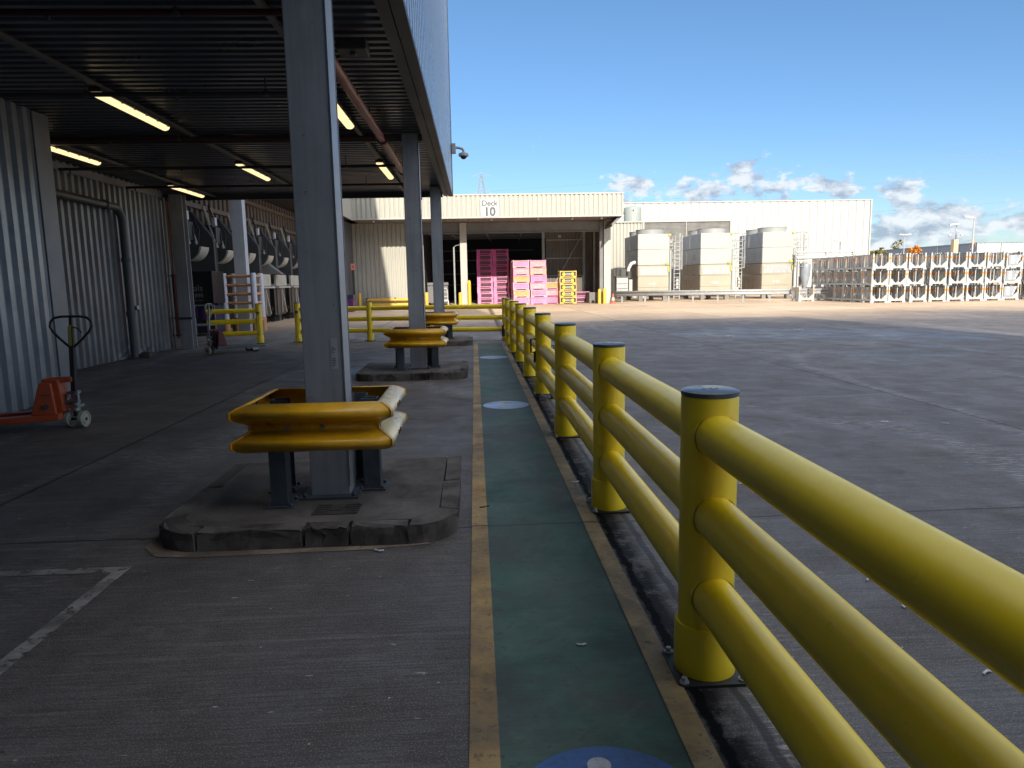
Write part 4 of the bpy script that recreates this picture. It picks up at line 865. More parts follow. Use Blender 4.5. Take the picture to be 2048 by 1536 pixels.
ps = thing('sign_post', (-7.85, 47.2, 0), 'faded red sign on a dark post by the corner of the cream wall', 'sign'); b = MB(); b.box((-.08, -.05, 0), (.06, .05, 2.7)); b.build('post', 'body_d', ps)
b = MB(); b.box((-.14, -.08, 2.55), (.16, -.055, 2.95)); b.build('panel', 'pinksign', ps); b = MB(); b.box((-.06, -.085, 2.65), (.08, -.0805, 2.85)); b.build('symbol', 'red', ps)

# ------------------------------------------------------------------ crates
def crate(kind, c1, c2, w, h, d=1.0):
    o = thing('crate', (0, 0, 0), '', 'crate'); t = .05
    b = MB(); 
    for x in (-w/2, w/2 - t):
        for y in (-d/2, d/2 - t): b.box((x, y, 0), (x + t, y + t, h + .02))
    b.box((-w/2 + t, -d/2, h - .07), (w/2 - t, -d/2 + t, h - .01)); b.box((-w/2 + t, -d/2, .05), (w/2 - t, -d/2 + t, .10))
    b.box((-w/2 + .001, -d/2 + t, h - .07), (-w/2 + t, d/2 - t, h - .01)); b.box((w/2 - t, -d/2 + t, h - .07), (w/2 - .001, d/2 - t, h - .01))
    b.box((-w/2 + .001, -d/2 + t, .05), (-w/2 + t, d/2 - t, .1)); b.box((w/2 - t, -d/2 + t, .05), (w/2 - .001, d/2 - t, .1))
    b.box((-w/2 + .02, -d/2 + .001, 0), (-w/2 + .3, -d/2 + .1, .06)); b.box((w/2 - .3, -d/2 + .001, 0), (w/2 - .02, -d/2 + .1, .06)); b.build('frame', c1, o)
    if kind == 'slat':
        b = MB(); n = 4; z = .11
        for k in range(n): zz = z + k*(h - .19)/n; b.box((-w/2 + t, -d/2 + .008, zz), (w/2 - t, -d/2 + .03, zz + (h - .19)/n - .014)); b.box((-w/2 + .012, -d/2 + t, zz), (-w/2 + .03, d/2 - t, zz + (h - .19)/n - .014))
        b.build('slats', c2, o)
        b = MB(); b.box((-w*.3, -d/2 - .004, .0), (w*.3, -d/2 - .001, .055)); b.box((-w/2 + .06, -d/2 + .04, .03), (w/2 - .06, d/2 - .06, h - .06)); b.build('pallet_slot', 'dark', o)
    elif kind == 'open':
        b = MB(); b.box((-w/2 + t, -d/2 + .01, .1), (-w/2 + .24, -d/2 + .03, h - .07)); b.box((w/2 - .13, -d/2 + .01, .1), (w/2 - t, -d/2 + .03, h - .07)); b.box((-w/2 + .012, -d/2 + t, .1), (-w/2 + .03, d/2 - t, h - .07)); b.build('side_panel', c1, o)
        b = MB(); b.box((-w/2 + .24, -d/2 + .02, .12), (w/2 - .13, -d/2 + .04, h - .1)); b.build('opening_shade', c2, o)  # dark board stands for the shade inside the open front
        b = MB(); b.box((-w*.3, -d/2 - .004, .0), (w*.3, -d/2 - .001, .05)); b.build('pallet_slot', 'dark', o)
    else:
        b = MB(); b.box((-w/2 + t, -d/2 + .01, .12), (w/2 - t, -d/2 + .03, h - .08)); b.build('end_panel', 'container', o)
        b = MB()
        for x in (-w*.26, w*.26): b.cyl((x, -d/2 + .01, h*.5), (x, -d/2 - .012, h*.5), h*.24, n=18)
        b.build('yellow_disc', 'sticker_y2', o)
        b = MB(); b.box((-w*.14, -d/2 - .004, h*.36), (w*.14, -d/2 + .008, h*.64)); p_ = b.build('label_plate', 'galv_l', o)
        b = MB()
        for k in range(3): b.box((-w*.1 + k*w*.07, -d/2 - .006, h*.42), (-w*.065 + k*w*.07, -d/2 - .0045, h*.58))
        b.build('number', 'black', p_)
        b = MB(); b.box((-w*.28, -d/2 - .004, .0), (w*.28, -d/2 - .001, .055)); b.build('pallet_slot', 'dark', o)
        b = MB()
        for k in range(3): zz = .12 + k*.1; b.box((-w/2 + .012, -d/2 + t, zz), (-w/2 + .03, d/2 - t, zz + .06))
        b.build('side_slats', 'tan', o)
    KID.clear(); return o
K['sticker_y2'] = M('bright_yellow_disc', (.75, .62, .03), .45, 0, .05)
def ordn(k, n):
    return 'bottom' if k == 0 else ('top' if k == n-1 else ['', 'second', 'third', 'fourth', 'fifth', 'sixth', 'seventh', 'eighth', 'ninth'][k])
protos = {}
def put(key, x, y, z, lab, grp, jit=.02, fronty=None):
    first = key not in protos
    if first: protos[key] = crate(*KINDS[key]); q = protos[key]
    else: q = dup(protos[key], (0, 0, 0))
    q.location = (x + rnd.uniform(-jit, jit), y + rnd.uniform(-jit, jit), z); q.rotation_euler = (0, 0, rnd.uniform(-.012, .012)); q['label'] = lab; q['group'] = grp
KINDS = {'po': ('open', 'pink', 'inside', 1.17, .40), 'po_shaded': ('open', 'pink_shaded', 'inside', 1.17, .40), 'ps': ('slat', 'pink', 'pink2', 1.12, .50), 'fs': ('slat', 'pink2', 'pink', 1.12, .50), 'ts': ('slat', 'pink2', 'tan', 1.12, .50),
         'ss': ('slat', 'tan', 'pink2', 1.12, .50), 'yg': ('disc', 'gold', 'tan', 1.18, .455), 'rs': ('slat', 'pink', 'pink', 1.12, .50)}
for col in range(2):
    for k in range(10):
        key = 'po' if k < 5 else 'po_shaded'  # upper five in darker pink: the eaves shadow painted into their colour
        put(key, .79 + col*1.22, 54.1, k*.402, '%s pink crate in the %s column of the tall ten-high stack' % (ordn(k, 10), ('left', 'right')[col]), 'open-fronted pink crates in the tall stack')
pat = [['fs', 'ts', 'fs', 'ts', 'ps', 'fs'], ['rs', 'fs', 'ps', 'rs', 'ss', 'ps']]
cn_ = {'fs': 'faded pink', 'ts': 'tan slatted', 'ps': 'pink slatted', 'ss': 'tan framed', 'rs': 'bright pink slatted'}
for col in range(2):
    for k in range(6): put(pat[col][k], 3.27 + col*1.2, 50.55, k*.512, '%s %s crate in the %s column of the six-high stack' % (ordn(k, 6), cn_[pat[col][k]], ('left', 'right')[col]), 'slatted crates in the six-high stack')
for r in range(3):
    for k in range(6): put(['fs', 'ps', 'ts'][(k + r) % 3], 3.25, 51.7 + r*1.12, k*.512, '%s crate %s behind the six-high stack' % (ordn(k, 6), ['one row', 'two rows', 'three rows'][r]), 'slatted crates behind the six-high stack')
for k in range(3): put(['rs', 'ps', 'ts'][k], 5.55, 51.6, k*.512, '%s of three crates right of the six-high stack, %s' % (ordn(k, 3), cn_[['rs', 'ps', 'ts'][k]]), 'three-high crate stack')
for k in range(5): put('yg', 6.6, 50.9, k*.458, '%s yellow crate with disc markings in the five-high stack' % ordn(k, 5), 'yellow crates in the five-high stack')
for k in range(2): put('po', 7.75, 52.4, k*.40, '%s small pink crate right of the yellow stack' % ('lower', 'upper')[k], 'two pink crates beside the yellow stack')

# ------------------------------------------------------------------ cooling towers
ct = thing('cooling_tower', (0, 0, 0), '', 'cooling tower', 'three white cooling towers'); w, d = 2.32, 4.7
def pan(b, z0, z1, x0=0, x1=w, y0=0, y1=d): b.box((x0, y0, z0), (x1, y1, z1))
b = MB(); pan(b, 2.62, 3.74); pan(b, 3.755, 4.85, -.0, w, 0); b.build('upper_casing', 'tower', ct, .012)
b = MB(); pan(b, .55, .98, .02, w - .02, .02); pan(b, .99, 1.78, .02, w - .02, .02); pan(b, 1.79, 2.60, .02, w-.02, .06); b.build('lower_casing', 'tower_low', ct, .01)
b = MB(); b.box((.1, .035, 1.88), (w - .12, .058, 2.48)); 
for k in range(22): b.box((.12 + k*.094, .025, 1.9), (.15 + k*.094, .036, 2.46))
b.build('front_louvre', 'grey_louvre', ct) if 'grey_louvre' in K else b.build('front_louvre', 'galv_l', ct)
b = MB(); b.box((-.015, .06, 2.66), (-.002, d - .1, 3.70)); b.box((-.015, .06, 3.79), (-.002, d - .1, 4.82)); b.build('side_casing', 'tower_side', ct)
b = MB()
for y, z0, z1 in ((2.5, 3.85, 4.7), (3.2, 2.7, 3.6)): b.box((-.05, y, z0), (-.016, y + .22, z1))
b.build('side_rib', 'white', ct)
b = MB(); b.box((.0, .1, 1.84), (.015, d - .1, 2.56)); b.box((.0, .1, .62), (.015, d - .1, 1.72)); 
for k in range(12): b.box((-.02, .2 + k*.37, 1.84), (-.002, .26 + k*.37, 2.56))
for k in range(7): b.box((-.02, .4 + k*.6, .7), (-.002, .5 + k*.6, 1.5))
b.build('side_grill', 'tower_side_low', ct)
b = MB() # emblem: shield outline on the side casing
sh = [(0, .22), (.2, .17), (.2, -.02), (.12, -.14), (0, -.24), (-.12, -.14), (-.2, -.02), (-.2, .17)]
for i in range(8):
    a, c_ = sh[i], sh[(i+1) % 8]; b.bar((-.022, 1.55 - a[0], 3.15 + a[1]), (-.022, 1.55 - c_[0], 3.15 + c_[1]), .01, .035)
b.bar((-.022, 1.37, 3.2), (-.022, 1.73, 3.2), .01, .1); b.build('shield_emblem', 'galv_l', ct)
for y in (1.2, 3.5):
    b = MB(); N = 40; b.lathe((1.16, y, 0), [(1.0, 4.852), (1.04, 5.2), (1.08, 5.22), (1.02, 5.22), (.97, 4.852)], N); c = b.build('fan_cowl', 'cowl', ct)
    b = MB(); b.lathe((1.16, y, 0), [(0, 4.87), (.93, 4.87)], 24); b.build('fan_grille', 'body_d', c)
for lx_, ly_ in ((.1, .15), (w - .4, .15), (.1, d - .5), (w - .4, d - .5)): b = MB(); b.box((lx_, ly_, 0), (lx_ + .3, ly_ + .3, .545)); b.build('support_leg', 'block', ct)
b = MB(); b.box((.85, -.006, 1.18), (.95, .019, 1.32)); b.box((1.05, -.006, 1.18), (1.3, .019, 1.32)); b.build('notice', 'white', ct)
b = MB(); b.box((w - .12, -.1, 4.72), (w + .08, .0, 4.84)); b.box((w - .3, -.1, 2.64), (w - .05, .0, 2.78)); b.box((w - .08, -.03, 2.1), (w + .0, .0, 2.5)); b.build('junction_box', 'sticker_y', ct)
# ladder with cage on the right flank
lx = w + .42; ly = .2; b = MB()
for x in (lx, lx + .42): b.bar((x, ly, .1), (x, ly, 4.2 if x == lx else 4.9), .05)
for k in range(15): b.bar((lx, ly, .3 + k*.28), (lx + .42, ly, .3 + k*.28), .035)
ld = b.build('ladder', 'galv_l', ct)
b = MB()
for z in (2.3, 3.0, 3.7, 4.3, 4.8): b.tube([(lx - .1 + .62*0, ly, z)] + [(lx + .21 - .36*cos(a), ly - .62*sin(a), z) for a in [pi*i/8 for i in range(9)]], .022, 6)
for a in (0, pi/4, pi/2, 3*pi/4, pi): b.bar((lx + .21 - .36*cos(a), ly - .62*sin(a), 2.3), (lx + .21 - .36*cos(a), ly - .62*sin(a), 4.8), .025)
b.build('safety_cage', 'galv_l', ld)
b = MB()
for z in (3.2, 3.9): b.bar((w, ly + .1, z), (lx, ly + .1, z), .04)
b.bar((w + .12, .15, .5), (w + .12, .15, 3.7), .12); b.bar((w + .25, .5, .5), (w + .25, .5, 3.0), .05); b.bar((w + .02, .1, 4.0), (w + .3, .1, 4.0), .07); b.bar((w + .02, .1, 4.4), (w + .35, .1, 4.4), .05); b.box((w, -.05, 4.2), (w + .22, .1, 4.33)); b.build('riser_pipe', 'tank', ct)
b = MB(); b.box((w + .62, .3, .9), (w + .8, .5, 1.6)); b.build('control_box', 'cream_t', ct)
KID.clear()
for i, (x, y, s_, lab) in enumerate(((12.0, 52.2, 1.0, 'left of the three white cooling towers, nearest the deck building'), (16.62, 52.1, 1.0, 'middle one of the three white cooling towers'), (21.2, 52.0, 1.0, 'right of the three white cooling towers, behind the stacked stillages'))):
    q = ct if i == 0 else dup(ct, (0, 0, 0)); q.location = (x, y, 0); q['label'] = lab
# plant between deck building and first tower
pl = thing('pump_unit', (10.9, 51.6, 0), 'grey pump cabinet with pipes left of the first cooling tower', 'pump unit'); b = MB()
b.box((-.6, 0, .4), (.25, .8, 1.75)); b.build('cabinet', 'galv_l', pl, .02); b = MB(); b.box((.3, -.05, .4), (.55, .4, 1.6)); b.build('meter_box', 'cream_t', pl, .02)
b = MB(); b.tube([(.35, .6, 1.9), (.4, .6, 2.4), (.6, .6, 2.75), (.9, .6, 2.85)], .13, 12); b.build('bend_pipe', 'white', pl); b = MB(); b.box((-.65, -.05, 1.76), (.35, .85, 1.84)); b.cyl((.4, .5, 1.7), (.4, .5, 2.2), .2, n=14); b.box((-.2, .3, 1.84), (.15, .5, 2.35)); b.build('valve', 'body_d', pl)
b = MB()
for z in (.6, .95, 1.3): b.box((-.55, -.015, z), (.2, -.002, z + .03))
b.build('door_seam', 'body_d', pl)
pk = thing('pipe_rack', (24.4, 51.5, 0), 'white pipes and grey strainers right of the cooling towers', 'pipe rack'); b = MB()
for z, r in ((3.35, .08), (3.15, .05), (2.95, .12), (2.7, .06)): b.cyl((-.9, 0, z), (3.4, 0, z), r, n=12)
b.build('header_pipe', 'white', pk); b = MB()
for x in (.0, 1.05, 1.9, 2.7): b.lathe((x, .4, 0), [(.08, .55), (.2, .9), (.36, 1.7), (.38, 2.3), (.36, 2.5), (0, 2.55)], 18)
b.build('strainer', 'tower_side', pk); b = MB(); b.tube([(.65, -.2, 2.8), (.62, -.2, 1.2), (.8, -.2, .9), (1.0, 0, .75)], .1, 10)
for x in (-.8, 1.3, 3.3): b.box((x, -.1, 0), (x + .1, .1, 3.3))
b.build('drop_pipe', 'galv_l', pk)
# guard rail in front
gr = thing('guard_rail', (15.8, 48.2, 0), 'galvanised crash rail along the foot of the cooling towers', 'guard rail'); A = Vector((10.1, 50.9, 0)); B = Vector((22.6, 44.9, 0)); dv = (B - A); L = dv.length; u = dv.normalized(); nn = Vector((u.y, -u.x, 0)); O = gr.location.copy()
b = MB(O); prof = [(x, z*1.1 + .62) for x, z in PROF]; n = len(prof); vs = []
for e in (A, B):
    for dd, z in prof: vs.append(e + nn * dd + Vector((0, 0, z)))
b.add(vs, [(i, i+1, i+1+n, i+n) for i in range(n-1)], True); b.build('rail', 'galv_l', gr, 0, 2, .01)
ang = math.atan2(u.y, u.x)
for k in range(9):
    b = MB(O); p = A + u * (.45 + k * (L - .6) / 8); b.box((-.06, .02, 0), (.06, .14, .72), Matrix.Translation(p) @ Matrix.Rotation(ang, 4, 'Z')); b.build('post', 'galv_l', gr)

# ------------------------------------------------------------------ white hall, low building, tank
wb = thing('white_hall', (31, 80, 0), 'large plain white clad hall behind the cooling towers', 'building'); O = wb.location.copy()
b = MB(O); b.corr((14.5, 80, 0), (1, 0, 0), 30.5, (0, 0, 1), 9.95, (0, -1, 0), .9, .16, .7, .05); b.build('front_cladding', 'white_c', wb)
b = MB(O); b.box((14.5, 80.06, 0), (44.95, 110, 9.93)); b.build('body', 'white_c', wb); b = MB(O); b.box((14.4, 79.93, 9.95), (45.05, 80.1, 10.05)); b.box((44.9, 79.93, 0), (45.05, 80.1, 9.949)); b.build('trim', 'white_c', wb)
lb = thing('low_block_building', (16, 62, 0), 'low building with cream and grey walls behind the cooling towers', 'building'); O = lb.location.copy()
b = MB(O); b.corr((9.7, 62, 0), (1, 0, 0), 5.0, (0, 0, 1), 6.45, (0, -1, 0), .30, .08, .6, .08); b.build('cream_wall', 'cream', lb)
b = MB(O); b.box((9.7, 62.1, 0), (22.3, 74, 6.4)); b.build('body', 'grey_c', lb)
b = MB(O); b.corr((14.75, 62.0, 0), (0, 0, 1), 6.45, (1, 0, 0), 7.6, (0, -1, 0), .11, .03, .4, .2); b.build('grey_louvre_wall', 'block', lb)
b = MB(O); b.box((14.62, 61.88, 0), (14.76, 61.99, 6.45)); b.box((9.7, 61.9, 6.452), (22.5, 62.2, 6.56)); b.box((18.4, 61.9, 0), (18.46, 61.96, 6.44)); b.box((22.3, 61.9, 0), (22.42, 62.2, 6.45)); b.build('trim', 'cream_t', lb)
b = MB(O)
for k in range(5): b.bar((15 + k*1.4, 62.3, 6.56), (15 + k*1.4, 62.3, 6.95), .03)
b.bar((15, 62.3, 6.95), (20.6, 62.3, 6.95), .025); b.build('roof_handrail', 'galv_l', lb)
rk = thing('roof_tank', (14.3, 64.5, 6.56), 'grey-green cylindrical tank on the low roof behind the deck building', 'tank'); b = MB(); b.lathe((0, 0, 0), [(.78, 0), (.78, 1.3), (.74, 1.4), (.3, 1.5), (0, 1.52)], 32); b.build('shell', 'tank', rk)
b = MB(); b.cyl((-.1, -.79, 1.1), (-.1, -.86, 1.1), .06, n=10); b.box((-.9, -.3, .8), (-.75, -.1, 1.0)); b.build('fitting', 'body_d', rk)

# ------------------------------------------------------------------ stillages
def stillage(mat, side, plate=False):
    o = thing('stillage', (0, 0, 0), '', 'stillage'); w, d, h = 1.0, 1.0, .90; b = MB()
    for x in (0, w - .075):
        for y in (0, d - .075): b.box((x, y, .0), (x + .075, y + .075, h + .05))
    b.box((.075, .002, .10), (w - .075, .073, .2)); b.box((.075, d - .073, .10), (w - .075, d - .002, .2)); b.box((.002, .075, .10), (.073, d - .075, .2)); b.box((w - .073, .075, .10), (w - .002, d - .075, .2))
    b.box((-.02, -.02, 0), (.17, .1, .1)); b.box((w - .17, -.02, 0), (w + .02, .1, .1))
    m = Matrix.Translation((0, .05, 0)) @ Matrix.Rotation(pi/2, 4, 'X')
    b.prism([(.076, .2), (.36, .2), (.076, .47)], m, .03); b.prism([(w - .076, .2), (w - .076, .47), (w - .36, .2)], m, .03)
    b.build('frame', mat, o)
    b = MB(); b.box((.50, .01, .2), (.54, .05, h - .05)); b.prism([(.42, .2), (.62, .2), (.53, .3), (.51, .3)], m, .025); b.build('centre_post', mat, o)
    if mat != 'stillage_k':
        b = MB()
        for x in (-.003, w - .078): b.box((x, -.003, .62), (x + .081, .078, .73))
        for x in (-.003, w - .078): b.box((x, d - .078, .62), (x + .081, d + .003, .73))
        b.build('orange_band', 'orange', o)
    b = MB()
    for k in range(6): b.box((.012, .13 + k*.13, .2), (.03, .19 + k*.13, h - .02)); b.box((w - .03, .13 + k*.13, .2), (w - .012, .19 + k*.13, h - .02))
    for k in range(5): b.box((.14 + k*.15, d - .04, .2), (.2 + k*.15, d - .02, h - .02))
    b.box((.002, .076, h - .03), (.06, d - .076, h)); b.box((w - .06, .076, h - .03), (w - .002, d - .076, h)); b.build('side_bars', side, o)
    if plate:
        b = MB(); b.prism([(.1, .22), (.62, .22), (.9, .8), (.1, .8)], Matrix.Translation((0, -.01, 0)) @ Matrix.Rotation(pi/2, 4, 'X'), .01); p_ = b.build('plate', 'tower_side', o)
        b = MB()
        for k in range(3): b.box((.22, -.03, .3 + k*.17), (.42, -.021, .42 + k*.17)); b.box((.58 + k*.06, -.03, .3 + k*.17), (.66 + k*.06, -.021, .42 + k*.17))
        b.build('plate_slot', 'white', p_)
    KID.clear(); return o
SX, SY = 22.7, 39.9; PW = 1.16; LH = .925
sp = stillage('stillage', 'stillage_d'); first = True
lev = ['bottom', 'middle', 'top']; nth = ['first', 'second', 'third', 'fourth', 'fifth', 'sixth', 'seventh', 'eighth']
offs = [[0, 1.02, 2.25, 3.42, 4.5, 5.62, 6.72], [0, 1.03, 2.08, 3.4, 4.55, 5.62, 6.72], [0, 1.02, 2.1, 3.42, 4.6, 5.65, 6.75]]
def still(x, y, z, lab, grp):
    global first
    q = sp if first else dup(sp, (0, 0, 0)); first = False
    q.location = (x + rnd.uniform(-.02, .02), y + rnd.uniform(-.03, .03), z); q.rotation_euler = (0, 0, rnd.uniform(-.01, .01)); q['label'] = lab; q['group'] = grp
for l in range(3):
    for k in range(7): still(SX + offs[l][k], SY, l*LH, '%s level stillage, %s from the left in the front row' % (lev[l], nth[k]), 'stillages in the front row')
    for r in range(1, 7): still(SX + rnd.uniform(-.03, .03), SY + 1.06*r, l*LH, '%s level stillage, %s behind the front left corner stack' % (lev[l], nth[r-1]), 'stillages down the left side of the block')
    for k in range(1, 7): still(SX + offs[l][k], SY + 1.1, l*LH, '%s level stillage in the second row, behind the %s front stack' % (lev[l], nth[k]), 'stillages in the second row')
    for k in (1, 3, 5, 6): still(SX + offs[l][k], SY + 3.3, l*LH, '%s level stillage deep in the block behind the %s front stack' % (lev[l], nth[k]), 'stillages deep in the block')
still(20.6, 44.6, 0, 'single stillage standing alone left of the stacked block', 'stillages in the front row')
sp2 = stillage('stillage', 'stillage_d', True)
for l in range(3):
    q = sp2 if l == 0 else dup(sp2, (0, 0, 0)); q.location = (SX + 7.85 + .07*l, SY + .1, l*(LH - .03)); q['label'] = '%s stillage with slotted end plate at the right of the front row' % lev[l]; q['group'] = 'stillages with slotted end plates'
sp3 = stillage('stillage_k', 'stillage_d')
for l in range(3):
    for k in range(2):
        q = sp3 if (l == 0 and k == 0) else dup(sp3, (0, 0, 0)); q.location = (SX + 9.15 + k*1.1, SY + .7, l*LH); q['label'] = '%s dark stillage at the right picture edge, %s column' % (lev[l], ('left', 'right')[k]); q['group'] = 'dark stillages at the right edge'

# ------------------------------------------------------------------ distance
fw = thing('distant_warehouse', (130, 150, 0), 'long distant warehouse with a dark side wall and pale front behind the stillages', 'building'); O = fw.location.copy()
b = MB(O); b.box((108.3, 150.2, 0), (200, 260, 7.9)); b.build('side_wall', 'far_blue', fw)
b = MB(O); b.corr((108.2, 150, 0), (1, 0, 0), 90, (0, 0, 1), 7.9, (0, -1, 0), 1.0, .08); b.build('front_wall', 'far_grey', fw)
for k in range(8): b = MB(O); b.box((113.5 + k*5.4, 149.8, 0), (113.7 + k*5.4, 149.95, 7.9)); b.build('rainwater_pipe', 'white_c', fw)
for k in range(12): b = MB(O); b.box((108.1, 156 + k*7, 0), (108.28, 156.2 + k*7, 7.85)); b.build('rainwater_pipe', 'white_c', fw)
b = MB(O); b.box((108.1, 149.9, 7.91), (200, 150.3, 8.05)); b.box((108.1, 150.31, 7.91), (108.4, 260, 8.05)); b.build('roof_edge', 'far_blue', fw)
def lamp_post(x, y, h, heads, lab, hs=1.0, mat='galv_l'):
    o = thing('lamp_post', (x, y, 0), lab, 'lamp post', 'lamp posts behind the stillages'); b = MB(); b.cyl((0, 0, 0), (0, 0, h), .09*hs, .05*hs, 10); b.build('pole', mat, o)
    for sx in heads:
        b = MB(); b.prism([(0, 0), (sx*.35*hs, .0), (sx*.95*hs, .10*hs), (sx*.9*hs, .2*hs), (sx*.3*hs, .16*hs), (0, .06)], Matrix.Translation((0, .15, h - .05)) @ Matrix.Rotation(pi/2, 4, 'X'), .3); b.build('lamp_head', 'white', o)
lamp_post(64.3, 90, 8.6, (-1,), 'tallest lamp post, rightmost on the skyline', 1.5)
lamp_post(55.2, 90, 6.6, (-1, 1), 'thin double-armed lamp post left of the orange tree', .85)
lamp_post(31.2, 60, 4.5, (-1, 1), 'short double-armed lamp post against the white hall', .6, 'galv')
lamp_post(26.6, 58, 4.4, (1,), 'small lamp arm against the white hall left of the double lamp', .4, 'galv')
for i, (x, h) in enumerate(((104.5, 5.6), (78.5, 4.6))): lamp_post([69.9*1.0, 71.0][i] if False else [78.6, 78.9 * 1.02][i], [125, 118][i], [5.0, 4.9][i], (-1,), ['low white lamp left of the orange tree', 'low white lamp right of the orange tree'][i], 1.0)
cm = thing('camera_mast', (61.9, 90, 0), 'beige camera mast with two domes and a lamp on top', 'camera mast'); b = MB(); b.box((-.3, -.3, 0), (.3, .3, 5.9)); b.build('mast', 'beige', cm); b = MB(); b.cyl((.1, 0, 5.9), (.1, 0, 7.8), .07, n=8); b.bar((-.75, 0, 6.75), (.85, 0, 6.75), .06); b.build('upper_pole', 'galv', cm)
b = MB()
for x in (-.75, .85): b.lathe((x, 0, 6.45), [(0, -.16), (.16, -.08), (.18, .08), (0, .2)], 12)
b.build('camera_dome', 'white', cm); b = MB(); b.prism([(.3, 0), (-.4, .0), (-.9, -.12), (-.8, .12), (.3, .2)], Matrix.Translation((0, .15, 7.75)) @ Matrix.Rotation(pi/2, 4, 'X'), .3); b.build('lamp_head', 'white', cm)
def tree(x, y, h, w, mat, lab, seed, n=420, base=.12):
    r = random.Random(seed); o = thing('tree', (x, y, 0), lab, 'tree', 'autumn trees on the skyline'); b = MB(); b.cyl((0, 0, 0), (.05, 0, h*.8), w*.07, w*.015, 8)
    for k in range(9):
        a = r.uniform(0, 6.28); z = h*r.uniform(.2, .75); L = w*.42*(1 - z/h*.6); b.cyl((0, 0, z), (cos(a)*L, sin(a)*L, z + L*.6), w*.02, w*.006, 5)
    b.build('trunk', 'bark', o); b = MB(); cl = [(r.gauss(0, .22)*w, r.gauss(0, .22)*w, h*(base + (.95-base)*r.random()**.9)) for _ in range(26)]
    for k in range(n):
        c = r.choice(cl); z = c[2] + r.gauss(0, .05)*h; z = min(max(z, h*base), h); lim = w*.5*(1 - (z/h)**1.6) + .12*w*r.random(); px_, py_ = c[0] + r.gauss(0, .09)*w, c[1] + r.gauss(0, .09)*w
        rr = math.hypot(px_, py_); 
        if rr > lim: px_ *= lim/rr; py_ *= lim/rr
        s_ = w*r.uniform(.02, .05); a, t_ = r.uniform(0, 6.28), r.uniform(-1, 1); u = Vector((cos(a), sin(a), t_)).normalized()*s_; v = Vector((-sin(a)*.6, cos(a)*.6, r.uniform(-1, 1))).normalized()*s_; p = Vector((px_, py_, z))
        b.add([p - u, p - v, p + u, p + v], [(0, 1, 2, 3)])
    b.build('crown', mat, o)
tree(72.3, 115, 6.1, 5.0, 'leaf_o', 'bright orange autumn tree in front of the distant warehouse', 3, 900)
tree(73.5, 127, 6.3, 7.5, 'leaf_g', 'olive and orange tree beside the right end of the white hall', 8, 800)
tree(79.5, 146, 7.9, 4.0, 'leaf_g', 'small dark green tree at the right corner of the white hall', 12, 400)
tree(99.8, 140, 9.2, 3.2, 'leaf_o', 'thin sparse orange tree left of the beige camera mast', 21, 120)
tree(118, 195, 11.2, 9.0, 'leaf_g', 'far sparse tree rising over the distant warehouse roof', 31, 160)
# pylon
py_ = thing('pylon', (3.9, 300, 0), 'lattice electricity pylon far behind the deck building', 'pylon'); b = MB()
for z0, z1, h0, h1 in ((0, 20, 4.4, 2.6), (20, 36, 2.6, 1.7), (36, 45.5, 1.7, .25)):
    for sx in (-1, 1):
        for sy in (-1, 1): b.bar((sx*h0, sy*h0, z0), (sx*h1, sy*h1, z1), .24)
zz = 0
while zz < 44:
    t0 = zz/45.5; hw = lambda z: 4.4 - 1.8*z/20 if z < 20 else (2.6 - .9*(z-20)/16 if z < 36 else 1.7 - 1.45*(z-36)/9.5)
    z2 = zz + max(1.6, hw(zz)*1.3); a, c_ = hw(zz), hw(min(z2, 45))
    for sy in (-1, 1): b.bar((-a, sy*a, zz), (c_, sy*c_, z2), .13); b.bar((a, sy*a, zz), (-c_, sy*c_, z2), .13)
    zz = z2
b.build('lattice', 'pylon', py_); b = MB()
for z, l in ((44.6, 3.6), (37.5, 5.2), (31, 6.2)): b.bar((-l, 0, z), (l, 0, z), .2); b.bar((-l, 0, z), (0, 0, z + 1.4), .12); b.bar((l, 0, z), (0, 0, z + 1.4), .12)
b.build('cross_arm', 'pylon', py_)
for i, (a, m_, e) in enumerate((((7.5, 300, 38.5), (105.7, 200, 32.1), (156, 200, 35.3)), ((7.5, 300, 31.5), (111.9, 200, 24.6), (156.5, 200, 29.4)), ((10, 300, 20.0), (115.1, 200, 18.7), (157.2, 200, 21.5)))):
    b = MB(); A_, M_, E_ = Vector(a), Vector(m_), Vector(e); far = E_ + (E_ - M_)*1.2; pts = []
    for k in range(25):
        t_ = k/24; pts.append(A_*(1-t_)**2 + M_*2*t_*(1-t_)*.5 + (M_ + (E_-M_)*.2)*t_*(1-t_) + far*t_**2) 
    b.tube(pts, .042, 5); tag(b.build('power_line', 'pylon'), ['highest overhead power line across the sky', 'middle overhead power line above the white hall', 'lowest overhead power line above the stillages'][i], 'power line', 'overhead power lines')

